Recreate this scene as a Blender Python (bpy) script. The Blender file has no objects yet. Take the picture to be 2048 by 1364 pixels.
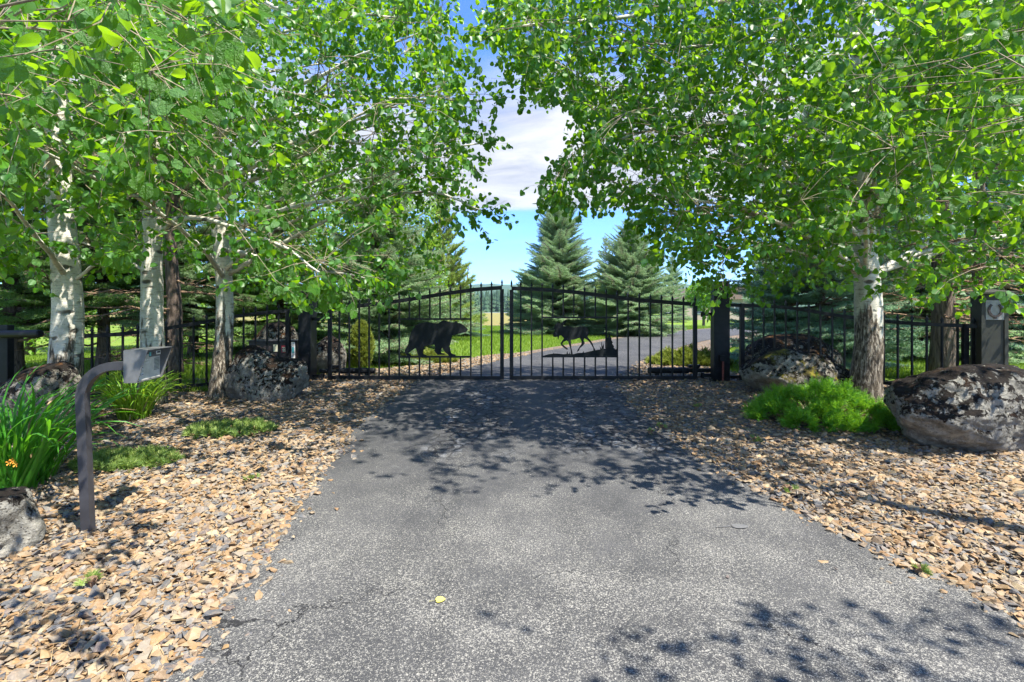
import bpy, bmesh, math, random
import numpy as np
from mathutils import Vector, Matrix, noise

random.seed(7)
rng = np.random.default_rng(7)
S = bpy.context.scene
COL = S.collection
R = math.radians

# ------------------------------------------------------------------ camera
F, ZC, VH = 1000.0, 1.45, 625.0          # focal length in photo pixels, eye height, horizon row
cam = bpy.data.cameras.new('camera')
cam.sensor_width = 36.0
cam.lens = F / 2048 * 36.0
cam.shift_y = -(682 - VH) / 2048
cam.clip_start = 0.05
cam.clip_end = 9000
camo = bpy.data.objects.new('camera', cam)
camo.location = (0, 0, ZC)
camo.rotation_euler = (R(90), 0, 0)
COL.objects.link(camo)
S.camera = camo

# ------------------------------------------------------------------ sky, sun, exposure
SUN_EL, SUN_AZ = 60.0, 128.0               # azimuth clockwise from +Y (the drive runs along +Y)
sd = Vector((math.cos(R(SUN_EL)) * math.sin(R(SUN_AZ)), math.cos(R(SUN_EL)) * math.cos(R(SUN_AZ)), math.sin(R(SUN_EL))))
sun = bpy.data.lights.new('sun', 'SUN')
sun.energy = 4.2
sun.angle = R(0.5)
sun.color = (1.0, 0.95, 0.86)
suno = bpy.data.objects.new('sun', sun)
suno.rotation_euler = sd.to_track_quat('Z', 'Y').to_euler()
suno.location = (20, 2, 40)
COL.objects.link(suno)

W = bpy.data.worlds.new('World')
S.world = W
W.use_nodes = True


class NT:
    """small node-tree writer"""
    def __init__(s, tree):
        s.t = tree
        s.t.nodes.clear()

    def n(s, typ, **kw):
        nd = s.t.nodes.new(typ)
        ins = kw.pop('ins', {})
        for k, v in kw.items():
            setattr(nd, k, v)
        for k, v in ins.items():
            s.put(nd.inputs[k], v)
        return nd

    def put(s, sock, v):
        if hasattr(v, 'is_output') or isinstance(v, bpy.types.NodeSocket):
            s.t.links.new(v, sock)
        else:
            if hasattr(sock, 'default_value'):
                dv = sock.default_value
                if hasattr(dv, '__len__') and not isinstance(v, (tuple, list)):
                    v = (v,) * len(dv)
                elif hasattr(dv, '__len__') and len(dv) == 4 and len(v) == 3:
                    v = tuple(v) + (1,)
                sock.default_value = v

    def math(s, op, a, b=0.0, c=0.0, clamp=False):
        nd = s.n('ShaderNodeMath', operation=op, use_clamp=clamp)
        s.put(nd.inputs[0], a); s.put(nd.inputs[1], b); s.put(nd.inputs[2], c)
        return nd.outputs[0]

    def vmath(s, op, a, b=(0, 0, 0)):
        nd = s.n('ShaderNodeVectorMath', operation=op)
        s.put(nd.inputs[0], a); s.put(nd.inputs[1], b)
        return nd.outputs[0]

    def mix(s, f, a, b, mode='MIX'):
        nd = s.n('ShaderNodeMix', data_type='RGBA', blend_type=mode)
        s.put(nd.inputs[0], f); s.put(nd.inputs[6], a); s.put(nd.inputs[7], b)
        return nd.outputs[2]

    def ramp(s, f, stops, interp='LINEAR'):
        nd = s.n('ShaderNodeValToRGB')
        cr = nd.color_ramp
        cr.interpolation = interp
        while len(cr.elements) < len(stops):
            cr.elements.new(0.5)
        for e, (p, c) in zip(cr.elements, stops):
            e.position = p
            e.color = tuple(c) + (1,) if len(c) == 3 else c
        s.put(nd.inputs[0], f)
        return nd.outputs[0]

    def step(s, x, lo, hi):
        nd = s.n('ShaderNodeMapRange', interpolation_type='SMOOTHSTEP')
        s.put(nd.inputs[0], x); s.put(nd.inputs[1], lo); s.put(nd.inputs[2], hi)
        return nd.outputs[0]

    def noise(s, vec, scale, detail=4, rough=0.55, dist=0.0, out=0):
        nd = s.n('ShaderNodeTexNoise', ins={'Scale': scale, 'Detail': detail, 'Roughness': rough, 'Distortion': dist})
        if vec is not None:
            s.put(nd.inputs['Vector'], vec)
        return nd.outputs[out]

    def voro(s, vec, scale, feature='F1', out=0, rnd=1.0):
        nd = s.n('ShaderNodeTexVoronoi', feature=feature, ins={'Scale': scale, 'Randomness': rnd})
        if vec is not None:
            s.put(nd.inputs['Vector'], vec)
        return nd.outputs[out]

    def pos(s):
        return s.n('ShaderNodeNewGeometry').outputs['Position']

    def obj(s):
        return s.n('ShaderNodeTexCoord').outputs['Object']


w = NT(W.node_tree)
sky = w.n('ShaderNodeTexSky', sky_type='NISHITA', sun_disc=False, sun_elevation=R(SUN_EL), sun_rotation=R(SUN_AZ),
          altitude=900, air_density=1.0, dust_density=0.15, ozone_density=2.2)
d = w.n('ShaderNodeTexCoord').outputs['Generated']
sx = w.n('ShaderNodeSeparateXYZ', ins={0: d})
zz = w.math('MAXIMUM', sx.outputs[2], 0.0)
zz = w.math('ADD', zz, 0.10)
cx = w.math('DIVIDE', sx.outputs[0], zz)
cy = w.math('DIVIDE', sx.outputs[1], zz)
cv = w.n('ShaderNodeCombineXYZ', ins={0: cx, 1: w.math('MULTIPLY', cy, 1.5), 2: 3.7}).outputs[0]
n1 = w.noise(cv, 0.55, 7, 0.56, 0.35)
n2 = w.noise(cv, 1.9, 6, 0.6, 0.6)
band = w.math('MULTIPLY', w.step(sx.outputs[2], 0.175, 0.215), w.math('SUBTRACT', 1.0, w.math('MULTIPLY', w.step(sx.outputs[2], 0.33, 0.48), 0.75)))
cl = w.math('ADD', w.math('MULTIPLY', n1, 0.75), w.math('MULTIPLY', n2, 0.25))
cl = w.math('ADD', cl, w.math('MULTIPLY', band, 0.42))
cl = w.step(cl, 0.58, 0.92)
thin = w.math('MULTIPLY', w.step(n1, 0.50, 0.70), w.step(sx.outputs[2], 0.06, 0.14))
thin = w.math('MULTIPLY', thin, 0.35)
cl = w.math('MAXIMUM', w.math('MULTIPLY', cl, w.step(sx.outputs[2], 0.12, 0.22)), thin)
shade = w.ramp(n2, [(0.34, (1.25, 1.31, 1.45)), (0.62, (2.05, 2.06, 2.08))])
skyc = w.mix(1.0, sky.outputs[0], (0.31, 0.48, 0.77), 'MULTIPLY')
skyc = w.mix(w.math('MULTIPLY', cl, 0.93), skyc, shade)
bg = w.n('ShaderNodeBackground', ins={'Color': skyc, 'Strength': 0.15})
w.t.links.new(bg.outputs[0], w.n('ShaderNodeOutputWorld').inputs[0])

S.view_settings.view_transform = 'Standard'
S.view_settings.look = 'None'
S.view_settings.exposure = 1.8
S.view_settings.gamma = 1.0
S.view_settings.use_curve_mapping = False
cy_ = S.cycles
S.render.engine = 'CYCLES'
cy_.use_denoising = True
cy_.max_bounces = 10
cy_.diffuse_bounces = 5
cy_.glossy_bounces = 3
cy_.transmission_bounces = 8
cy_.transparent_max_bounces = 8
cy_.caustics_reflective = False
cy_.caustics_refractive = False
cy_.sample_clamp_indirect = 6.0


# ------------------------------------------------------------------ ground and pixel helpers
def gz(y):
    """height of the ground: the drive climbs gently from the road to the gate, then runs level"""
    a = np.clip((np.asarray(y, float) - 2.9) / 5.4, 0, 1)
    return 0.325 * (a * 0.8 + 0.2 * a * a * (3 - 2 * a))


def P(u, v, Y):
    return Vector(((u - 1024) / F * Y, Y, ZC - (v - VH) / F * Y))


def G(u, v, lift=0.0):
    lo, hi = 0.5, 400.0
    for _ in range(60):
        m = 0.5 * (lo + hi)
        if ZC - (v - VH) / F * m > float(gz(m)) + lift:
            lo = m
        else:
            hi = m
    return ((u - 1024) / F * lo, lo)


def proj(p):
    p = np.asarray(p, float)
    Y = np.maximum(p[..., 1], 0.05)
    return 1024 + p[..., 0] / Y * F, VH + (ZC - p[..., 2]) / Y * F


# ------------------------------------------------------------------ object helpers
def mesh_np(name, V, faces, mats=(), smooth=False, mat_idx=None):
    """faces: int array (M,k) or list of index lists"""
    me = bpy.data.meshes.new(name)
    V = np.asarray(V, np.float32)
    me.vertices.add(len(V))
    me.vertices.foreach_set('co', V.ravel())
    if isinstance(faces, np.ndarray):
        k = faces.shape[1]
        tot = np.full(len(faces), k, np.int32)
        flat = faces.astype(np.int32).ravel()
    else:
        tot = np.array([len(f) for f in faces], np.int32)
        flat = np.array([i for f in faces for i in f], np.int32)
    start = np.concatenate([[0], np.cumsum(tot)[:-1]]).astype(np.int32)
    me.loops.add(len(flat))
    me.loops.foreach_set('vertex_index', flat)
    me.polygons.add(len(tot))
    me.polygons.foreach_set('loop_start', start)
    me.polygons.foreach_set('loop_total', tot)
    me.polygons.foreach_set('use_smooth', np.full(len(tot), bool(smooth)))
    if mat_idx is not None:
        me.polygons.foreach_set('material_index', np.asarray(mat_idx, np.int32))
    me.update(calc_edges=True)
    for m in mats:
        me.materials.append(m)
    return me


ORG = {}


def tag(o, label=None, cat=None, group=None, kind=None):
    if label: o['label'] = label
    if cat: o['category'] = cat
    if group: o['group'] = group
    if kind: o['kind'] = kind
    return o


def empty(name, loc, label, cat, group=None):
    o = bpy.data.objects.new(name, None)
    o.empty_display_size = 0.2
    o.location = loc
    COL.objects.link(o)
    ORG[o.name] = Vector(loc)
    return tag(o, label, cat, group)


def link(name, me, parent=None, loc=None):
    """loc is a world position of the mesh origin"""
    o = bpy.data.objects.new(name, me)
    COL.objects.link(o)
    wl = Vector(loc) if loc is not None else Vector((0, 0, 0))
    if parent is not None:
        o.parent = parent
        o.location = wl - ORG[parent.name]
    else:
        o.location = wl
    ORG[o.name] = wl
    return o


class MB:
    """collects shapes into one mesh, in world coordinates"""
    def __init__(s):
        s.v, s.f = [], []

    def add(s, verts, faces):
        b = len(s.v)
        s.v += [tuple(x) for x in verts]
        s.f += [[i + b for i in f] for f in faces]

    def box(s, c, size, rot=None, bev=0.0):
        h = Vector(size) * 0.5
        M = rot if rot is not None else Matrix.Identity(3)
        if bev <= 0:
            vs = [Vector(c) + M @ Vector((x * h.x, y * h.y, z * h.z)) for x in (-1, 1) for y in (-1, 1) for z in (-1, 1)]
            s.add(vs, [(0, 1, 3, 2), (4, 6, 7, 5), (0, 4, 5, 1), (2, 3, 7, 6), (0, 2, 6, 4), (1, 5, 7, 3)])
        else:
            bm = bmesh.new()
            bmesh.ops.create_cube(bm, size=1)
            for q in bm.verts:
                q.co = Vector((q.co.x * size[0], q.co.y * size[1], q.co.z * size[2]))
            bmesh.ops.bevel(bm, geom=bm.edges[:], offset=bev, segments=2, affect='EDGES', profile=0.6)
            s.bm(bm, Matrix.Translation(Vector(c)) @ M.to_4x4())
        return s

    def bm(s, bm, M=Matrix.Identity(4)):
        bm.verts.ensure_lookup_table()
        s.add([M @ q.co for q in bm.verts], [[q.index for q in f.verts] for f in bm.faces])
        bm.free()
        return s

    def tube(s, pts, rad, n=6, square=None, cap=True, up=None):
        """rad: number or list; square=(a,b) half sizes gives a rectangular bar"""
        pts = [Vector(p) for p in pts]
        N = len(pts)
        rad = [rad] * N if not hasattr(rad, '__len__') else list(rad)
        rings, prev = [], None
        for i in range(N):
            t = (pts[min(i + 1, N - 1)] - pts[max(i - 1, 0)])
            if t.length < 1e-9:
                t = Vector((0, 0, 1))
            t.normalize()
            if prev is None:
                a = Vector(up) if up is not None else (Vector((0, 0, 1)) if abs(t.z) < 0.9 else Vector((0, 1, 0)))
            else:
                a = prev
            a = a - t * a.dot(t)
            if a.length < 1e-6:
                a = t.orthogonal()
            a.normalize()
            prev = a
            b = t.cross(a)
            if square:
                ring = [pts[i] + a * (square[0] * sx_) + b * (square[1] * sy_) for sx_, sy_ in ((1, 1), (1, -1), (-1, -1), (-1, 1))]
            else:
                ring = [pts[i] + (a * math.cos(2 * math.pi * k / n) + b * math.sin(2 * math.pi * k / n)) * rad[i] for k in range(n)]
            rings.append(ring)
        m = len(rings[0])
        vs = [q for r_ in rings for q in r_]
        fs = []
        for i in range(N - 1):
            for k in range(m):
                k2 = (k + 1) % m
                fs.append((i * m + k, i * m + k2, (i + 1) * m + k2, (i + 1) * m + k))
        if cap:
            fs.append(tuple(range(m))[::-1])
            fs.append(tuple((N - 1) * m + k for k in range(m)))
        s.add(vs, fs)
        return s

    def prism(s, poly, o, ex, ey, en, depth):
        """flat outline (x,y) extruded by depth along en"""
        o, ex, ey, en = Vector(o), Vector(ex), Vector(ey), Vector(en)
        n = len(poly)
        a = [o + ex * x + ey * y for x, y in poly]
        b = [q + en * depth for q in a]
        s.add(a + b, [tuple(range(n)), tuple(range(2 * n - 1, n - 1, -1))] +
              [(i, i + n, (i + 1) % n + n, (i + 1) % n) for i in range(n)])
        return s

    def build(s, name, mat, parent=None, loc=None, smooth=False):
        o = Vector(loc) if loc is not None else (ORG[parent.name] if parent is not None else Vector((0, 0, 0)))
        V = np.array([tuple(q) for q in s.v], float) - np.array(o)
        me = mesh_np(name, V, s.f, mat if isinstance(mat, (list, tuple)) else [mat], smooth)
        return link(name, me, parent, o)


def rotmats(ax):
    """rows of axis frames: arrays X,Y,Z (N,3) -> (N,3,3) with columns X,Y,Z"""
    return np.stack(ax, axis=-1)


def unit(a):
    return a / np.maximum(np.linalg.norm(a, axis=-1, keepdims=True), 1e-9)


def frames(y_dir, n_hint):
    Y = unit(y_dir)
    N = n_hint - Y * np.sum(n_hint * Y, -1, keepdims=True)
    N = unit(N)
    X = np.cross(Y, N)
    return rotmats((X, Y, N))


def inst(tv, tf, M, scale, pos):
    """merge N transformed copies of a template"""
    N, k = len(pos), len(tv)
    sc = scale if np.ndim(scale) == 2 else np.repeat(np.asarray(scale)[:, None], 3, 1)
    V = np.einsum('nij,nkj->nki', M, tv[None] * sc[:, None, :]) + pos[:, None, :]
    Fc = tf[None] + (np.arange(N) * k)[:, None, None]
    return V.reshape(-1, 3), Fc.reshape(-1, tf.shape[1])


# ------------------------------------------------------------------ materials
def mat(name):
    m = bpy.data.materials.new(name)
    m.use_nodes = True
    return m, NT(m.node_tree)


def finish(t, bsdf, disp=None):
    o = t.n('ShaderNodeOutputMaterial')
    t.t.links.new(bsdf, o.inputs[0])


def bump(t, h, strength=0.5, dist=0.02):
    return t.n('ShaderNodeBump', ins={'Height': h, 'Strength': strength, 'Distance': dist}).outputs[0]


def rand_id(t):
    """one random number per object or per loose piece"""
    a = t.n('ShaderNodeObjectInfo').outputs['Random']
    b = t.n('ShaderNodeNewGeometry').outputs['Random Per Island']
    return t.math('FRACT', t.math('ADD', a, b))


def simple(name, col, rough=0.5, metal=0.0, var=0.0, scale=30, bmp=0.0, spec=0.5):
    m, t = mat(name)
    c = col
    p = t.obj()
    kw = {}
    if var > 0:
        nz = t.noise(p, scale, 5, 0.6)
        c = t.mix(t.step(nz, 0.3, 0.7), tuple(x * (1 - var) for x in col), tuple(min(1, x * (1 + var)) for x in col))
        if bmp > 0:
            kw['Normal'] = bump(t, nz, bmp, 0.01)
    b = t.n('ShaderNodeBsdfPrincipled', ins={'Base Color': c, 'Roughness': rough, 'Metallic': metal, 'Specular IOR Level': spec, **kw})
    finish(t, b.outputs[0])
    return m


def leafy(name, top, top2, under, trans, tw=0.45, rough=0.42, spec=0.45, veins=False):
    m, t = mat(name)
    r = rand_id(t)
    c = t.mix(r, top, top2)
    bf = t.n('ShaderNodeNewGeometry').outputs['Backfacing']
    c = t.mix(bf, c, t.mix(r, under, tuple(x * 1.25 for x in under)))
    kw = {}
    if veins:
        sp = t.n('ShaderNodeSeparateXYZ', ins={0: t.obj()})
        ax_ = t.math('ABSOLUTE', sp.outputs[0])
        mid = t.math('SUBTRACT', 1.0, t.step(ax_, 0.008, 0.030))
        sv = t.math('FRACT', t.math('MULTIPLY', t.math('SUBTRACT', sp.outputs[1], t.math('MULTIPLY', ax_, 0.85)), 6.0))
        sv = t.math('SUBTRACT', 1.0, t.step(t.math('ABSOLUTE', t.math('SUBTRACT', sv, 0.5)), 0.02, 0.09))
        vn = t.math('MAXIMUM', mid, t.math('MULTIPLY', sv, 0.45))
        c = t.mix(t.math('MULTIPLY', vn, 0.55), c, (0.17, 0.30, 0.07))
        blot = t.noise(t.obj(), 5.0, 3, 0.6)
        c = t.mix(t.math('MULTIPLY', t.step(blot, 0.45, 0.75), 0.35), c, tuple(x * 0.6 for x in top))
        kw['Normal'] = bump(t, t.math('ADD', t.math('MULTIPLY', vn, -0.6), blot), 0.5, 0.12)
    b = t.n('ShaderNodeBsdfPrincipled', ins={'Base Color': c, 'Roughness': rough, 'Specular IOR Level': spec, **kw})
    r2 = t.math('FRACT', t.math('MULTIPLY', r, 7.31))
    tc = t.mix(r2, trans, (trans[0] * 0.55, trans[1] * 0.72, trans[2] * 0.8))
    tr = t.n('ShaderNodeBsdfTranslucent', ins={'Color': tc})
    mx = t.n('ShaderNodeMixShader', ins={0: tw})
    t.t.links.new(b.outputs[0], mx.inputs[1])
    t.t.links.new(tr.outputs[0], mx.inputs[2])
    finish(t, mx.outputs[0])
    return m


M = {}
M['leaf'] = leafy('aspen_leaf', (0.020, 0.100, 0.008), (0.060, 0.190, 0.012), (0.085, 0.195, 0.060), (0.380, 0.640, 0.008), 0.44)
M['leaf_near'] = leafy('aspen_leaf_veined', (0.020, 0.100, 0.008), (0.060, 0.190, 0.012), (0.085, 0.195, 0.060), (0.380, 0.640, 0.008), 0.44, veins=True)
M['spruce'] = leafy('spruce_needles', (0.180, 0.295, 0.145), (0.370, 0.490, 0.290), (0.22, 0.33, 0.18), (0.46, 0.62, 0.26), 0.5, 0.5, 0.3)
M['bluespruce'] = leafy('blue_spruce_needles', (0.180, 0.310, 0.190), (0.390, 0.520, 0.350), (0.22, 0.34, 0.24), (0.42, 0.62, 0.34), 0.5, 0.5, 0.3)
M['pine'] = leafy('pine_needles', (0.170, 0.260, 0.050), (0.350, 0.410, 0.095), (0.21, 0.29, 0.07), (0.48, 0.58, 0.12), 0.46, 0.5, 0.3)
M['darkpine'] = leafy('dark_fir_needles', (0.120, 0.230, 0.075), (0.250, 0.370, 0.120), (0.15, 0.25, 0.10), (0.38, 0.60, 0.11), 0.48, 0.5, 0.3)
M['juniper'] = leafy('juniper_sprays', (0.060, 0.215, 0.014), (0.230, 0.450, 0.028), (0.09, 0.26, 0.03), (0.38, 0.66, 0.03), 0.42, 0.45, 0.3)
M['arbor'] = leafy('yellow_shrub_leaves', (0.130, 0.180, 0.025), (0.270, 0.290, 0.045), (0.14, 0.18, 0.03), (0.32, 0.36, 0.04), 0.35, 0.45, 0.3)
M['mat'] = leafy('creeping_leaves', (0.120, 0.200, 0.035), (0.270, 0.340, 0.090), (0.14, 0.22, 0.06), (0.32, 0.44, 0.06), 0.4, 0.5, 0.3)
M['lily'] = leafy('daylily_blade', (0.035, 0.170, 0.018), (0.075, 0.270, 0.022), (0.05, 0.20, 0.02), (0.20, 0.55, 0.02), 0.42, 0.38, 0.4)
M['lily2'] = leafy('sunny_daylily_blade', (0.150, 0.300, 0.020), (0.270, 0.400, 0.035), (0.15, 0.30, 0.03), (0.48, 0.68, 0.03), 0.45, 0.38, 0.4)
M['grass'] = leafy('lawn_grass_blades', (0.105, 0.195, 0.018), (0.210, 0.290, 0.030), (0.12, 0.2, 0.02), (0.32, 0.46, 0.03), 0.4, 0.5, 0.3)
M['straw'] = simple('dry_straw', (0.34, 0.24, 0.12), 0.8)


M['leaf_light'] = leafy('light_tree_leaf', (0.080, 0.190, 0.015), (0.150, 0.290, 0.025), (0.14, 0.26, 0.06), (0.46, 0.66, 0.03), 0.45)


def m_aspen(name='aspen_bark', up=0.0):
    m, t = mat(name)
    p = t.obj()
    z = t.n('ShaderNodeSeparateXYZ', ins={0: p}).outputs[2]
    st = t.n('ShaderNodeMapping', ins={0: p, 3: (7, 7, 60)}).outputs[0]
    fine = t.noise(st, 1.0, 5, 0.6)
    big = t.noise(p, 5.0, 5, 0.6, 0.6)
    base = t.mix(t.step(big, 0.3, 0.7), (0.64, 0.61, 0.52), (0.42, 0.405, 0.33))
    base = t.mix(t.math('MULTIPLY', t.step(fine, 0.54, 0.66), 0.75), base, (0.17, 0.15, 0.11))
    # dark eye-shaped scars and small lenticels
    sc = t.n('ShaderNodeMapping', ins={0: p, 3: (3.2, 3.2, 7.5)}).outputs[0]
    vor = t.voro(t.vmath('ADD', sc, t.vmath('MULTIPLY', t.noise(p, 6, 3, 0.5, 0, 1), (0.5, 0.5, 0.5))), 1.0)
    scar = t.math('SUBTRACT', 1.0, t.step(vor, 0.14, 0.27))
    base = t.mix(t.math('MULTIPLY', scar, 0.9), base, (0.05, 0.042, 0.032))
    len_ = t.voro(t.n('ShaderNodeMapping', ins={0: p, 3: (22, 22, 55)}).outputs[0], 1.0)
    base = t.mix(t.math('MULTIPLY', t.math('SUBTRACT', 1.0, t.step(len_, 0.12, 0.2)), 0.75), base, (0.09, 0.075, 0.055))
    # furrowed old bark creeping up from the foot
    fur = t.noise(t.n('ShaderNodeMapping', ins={0: p, 3: (38, 38, 9)}).outputs[0], 1.0, 6, 0.65, 0.8)
    rough_c = t.ramp(fur, [(0.34, (0.020, 0.016, 0.012)), (0.50, (0.120, 0.096, 0.068)), (0.64, (0.44, 0.39, 0.31))])
    edge = t.noise(t.n('ShaderNodeMapping', ins={0: p, 3: (9, 9, 1.6)}).outputs[0], 1.0, 5, 0.6)
    mask = t.math('SUBTRACT', 1.0, t.step(t.math('SUBTRACT', z, t.math('MULTIPLY', edge, 2.3)), up - 0.42, up - 0.22))
    col = t.mix(mask, base, rough_c)
    h = t.mix(mask, t.math('SUBTRACT', t.math('MULTIPLY', fine, 0.3), t.math('MULTIPLY', scar, 0.8)), t.math('MULTIPLY', fur, 2.5))
    b = t.n('ShaderNodeBsdfPrincipled', ins={'Base Color': col, 'Roughness': 0.75, 'Specular IOR Level': 0.25, 'Normal': bump(t, h, 0.9, 0.02)})
    finish(t, b.outputs[0])
    return m


def m_bark(name, dark, light, zs=4):
    m, t = mat(name)
    p = t.obj()
    fur = t.noise(t.n('ShaderNodeMapping', ins={0: p, 3: (24, 24, zs)}).outputs[0], 1.0, 6, 0.65, 0.8)
    c = t.ramp(fur, [(0.32, dark), (0.66, light)])
    b = t.n('ShaderNodeBsdfPrincipled', ins={'Base Color': c, 'Roughness': 0.9, 'Specular IOR Level': 0.2, 'Normal': bump(t, fur, 0.9, 0.03)})
    finish(t, b.outputs[0])
    return m


def m_asphalt():
    m, t = mat('worn_asphalt')
    p = t.pos()
    xyz = t.n('ShaderNodeSeparateXYZ', ins={0: p})
    big = t.noise(p, 0.9, 4, 0.6, 0.3)
    mid = t.noise(p, 7.0, 5, 0.65)
    base = t.mix(t.step(big, 0.32, 0.68), (0.028, 0.029, 0.031), (0.054, 0.054, 0.055))
    base = t.mix(t.math('MULTIPLY', t.step(mid, 0.35, 0.75), 0.45), base, (0.075, 0.074, 0.072))
    trk = t.noise(t.n('ShaderNodeMapping', ins={0: p, 3: (2.6, 0.22, 1)}).outputs[0], 1.0, 4, 0.55, 0.4)
    base = t.mix(t.math('MULTIPLY', t.step(trk, 0.48, 0.66), 0.5), base, (0.022, 0.023, 0.025))
    stn = t.noise(p, 2.6, 5, 0.7, 0.8)
    base = t.mix(t.math('MULTIPLY', t.step(stn, 0.60, 0.72), 0.35), base, (0.13, 0.13, 0.13))
    # pale aggregate showing through the worn binder
    ag = t.noise(p, 125.0, 4, 0.75, 0.8)
    wear = t.math('ADD', t.math('MULTIPLY', t.noise(p, 2.1, 3, 0.5), 0.16), t.math('MULTIPLY', t.step(xyz.outputs[1], 6.0, 2.2), 0.075))
    agm = t.step(t.math('ADD', ag, wear), 0.665, 0.765)
    base = t.mix(t.math('MULTIPLY', agm, 0.85), base, (0.34, 0.325, 0.285))
    grain = t.noise(p, 260.0, 2, 0.6)
    base = t.mix(t.math('MULTIPLY', t.step(grain, 0.50, 0.72), 0.30), base, (0.17, 0.165, 0.155))
    pit = t.math('SUBTRACT', 1.0, t.step(t.voro(p, 95.0), 0.10, 0.26))
    base = t.mix(t.math('MULTIPLY', pit, 0.55), base, (0.018, 0.019, 0.022))
    # crazed cracks in the wheel tracks in front of the gate, wandering single cracks elsewhere
    warp = t.vmath('ADD', p, t.vmath('MULTIPLY', t.noise(p, 3.0, 4, 0.6, 0, 1), (0.22, 0.22, 0)))
    crz = t.math('SUBTRACT', 1.0, t.step(t.voro(warp, 7.0, 'DISTANCE_TO_EDGE'), 0.025, 0.10))
    area = t.math('MULTIPLY', t.step(xyz.outputs[1], 4.3, 4.9), t.math('SUBTRACT', 1.0, t.step(xyz.outputs[1], 7.4, 8.3)))
    tr1 = t.math('SUBTRACT', 1.0, t.step(t.math('ABSOLUTE', t.math('ADD', xyz.outputs[0], 0.42)), 0.28, 0.55))
    tr2 = t.math('SUBTRACT', 1.0, t.step(t.math('ABSOLUTE', t.math('SUBTRACT', xyz.outputs[0], 1.15)), 0.40, 0.75))
    area = t.math('MULTIPLY', t.math('MULTIPLY', area, t.math('MAXIMUM', tr1, tr2)), t.step(t.noise(p, 1.7, 3, 0.5), 0.34, 0.48))
    warp2 = t.vmath('ADD', p, t.vmath('MULTIPLY', t.noise(p, 1.3, 6, 0.7, 0, 1), (0.9, 0.9, 0)))
    lng = t.math('SUBTRACT', 1.0, t.step(t.voro(warp2, 0.55, 'DISTANCE_TO_EDGE'), 0.001, 0.0038))
    lng = t.math('MULTIPLY', lng, t.step(t.noise(p, 1.1, 2, 0.5), 0.47, 0.60))
    crk = t.math('MAXIMUM', t.math('MULTIPLY', crz, area), lng)
    # pale scuffs where dust has filled old seams
    scf = t.math('MULTIPLY', area, t.step(t.noise(t.n('ShaderNodeMapping', ins={0: p, 3: (3, 1.2, 1)}).outputs[0], 2.2, 5, 0.65), 0.50, 0.72))
    base = t.mix(t.math('MULTIPLY', scf, 0.5), base, (0.30, 0.31, 0.33))
    base = t.mix(t.math('MULTIPLY', crk, 0.92), base, (0.010, 0.010, 0.011))
    h = t.math('SUBTRACT', t.math('ADD', t.math('MULTIPLY', ag, 0.7), t.math('MULTIPLY', grain, 0.3)), t.math('ADD', t.math('MULTIPLY', crk, 1.6), t.math('MULTIPLY', pit, 0.4)))
    b = t.n('ShaderNodeBsdfPrincipled', ins={'Base Color': base, 'Roughness': 0.78, 'Specular IOR Level': 0.35, 'Normal': bump(t, h, 0.75, 0.008)})
    finish(t, b.outputs[0])
    return m


STONE_STOPS = [(0.0, (0.062, 0.066, 0.074)), (0.11, (0.12, 0.122, 0.122)), (0.20, (0.22, 0.205, 0.175)), (0.31, (0.30, 0.195, 0.090)), (0.44, (0.195, 0.105, 0.042)),
               (0.54, (0.38, 0.295, 0.175)), (0.66, (0.150, 0.105, 0.068)), (0.76, (0.31, 0.185, 0.078)), (0.88, (0.23, 0.195, 0.145)), (1.0, (0.098, 0.076, 0.075))]


def m_stone():
    m, t = mat('split_stone')
    r = rand_id(t)
    p = t.pos()
    c = t.ramp(r, [(a, tuple(x * 0.86 for x in q)) for a, q in STONE_STOPS])
    nz = t.noise(p, 38.0, 5, 0.65, 0.3)
    c = t.mix(t.math('MULTIPLY', t.step(nz, 0.42, 0.72), 0.35), c, (0.42, 0.33, 0.23))
    c = t.mix(t.math('MULTIPLY', t.step(t.noise(p, 21.0, 4, 0.6), 0.55, 0.72), 0.45), c, (0.24, 0.16, 0.10))
    h = t.math('ADD', nz, t.noise(p, 140, 3, 0.6))
    b = t.n('ShaderNodeBsdfPrincipled', ins={'Base Color': c, 'Roughness': 0.72, 'Specular IOR Level': 0.35, 'Normal': bump(t, h, 0.5, 0.006)})
    finish(t, b.outputs[0])
    return m


def m_bed():
    m, t = mat('gravel_soil')
    p = t.pos()
    v = t.voro(p, 17.0, out=1)
    c = t.ramp(t.n('ShaderNodeSeparateColor', ins={0: v}).outputs[0], [(a, tuple(x * 0.75 for x in q)) for a, q in STONE_STOPS])
    e = t.step(t.voro(p, 17.0, 'DISTANCE_TO_EDGE'), 0.01, 0.10)
    c = t.mix(e, (0.07, 0.05, 0.035), c)
    b = t.n('ShaderNodeBsdfPrincipled', ins={'Base Color': c, 'Roughness': 0.9, 'Normal': bump(t, e, 0.8, 0.02)})
    finish(t, b.outputs[0])
    return m


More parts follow.
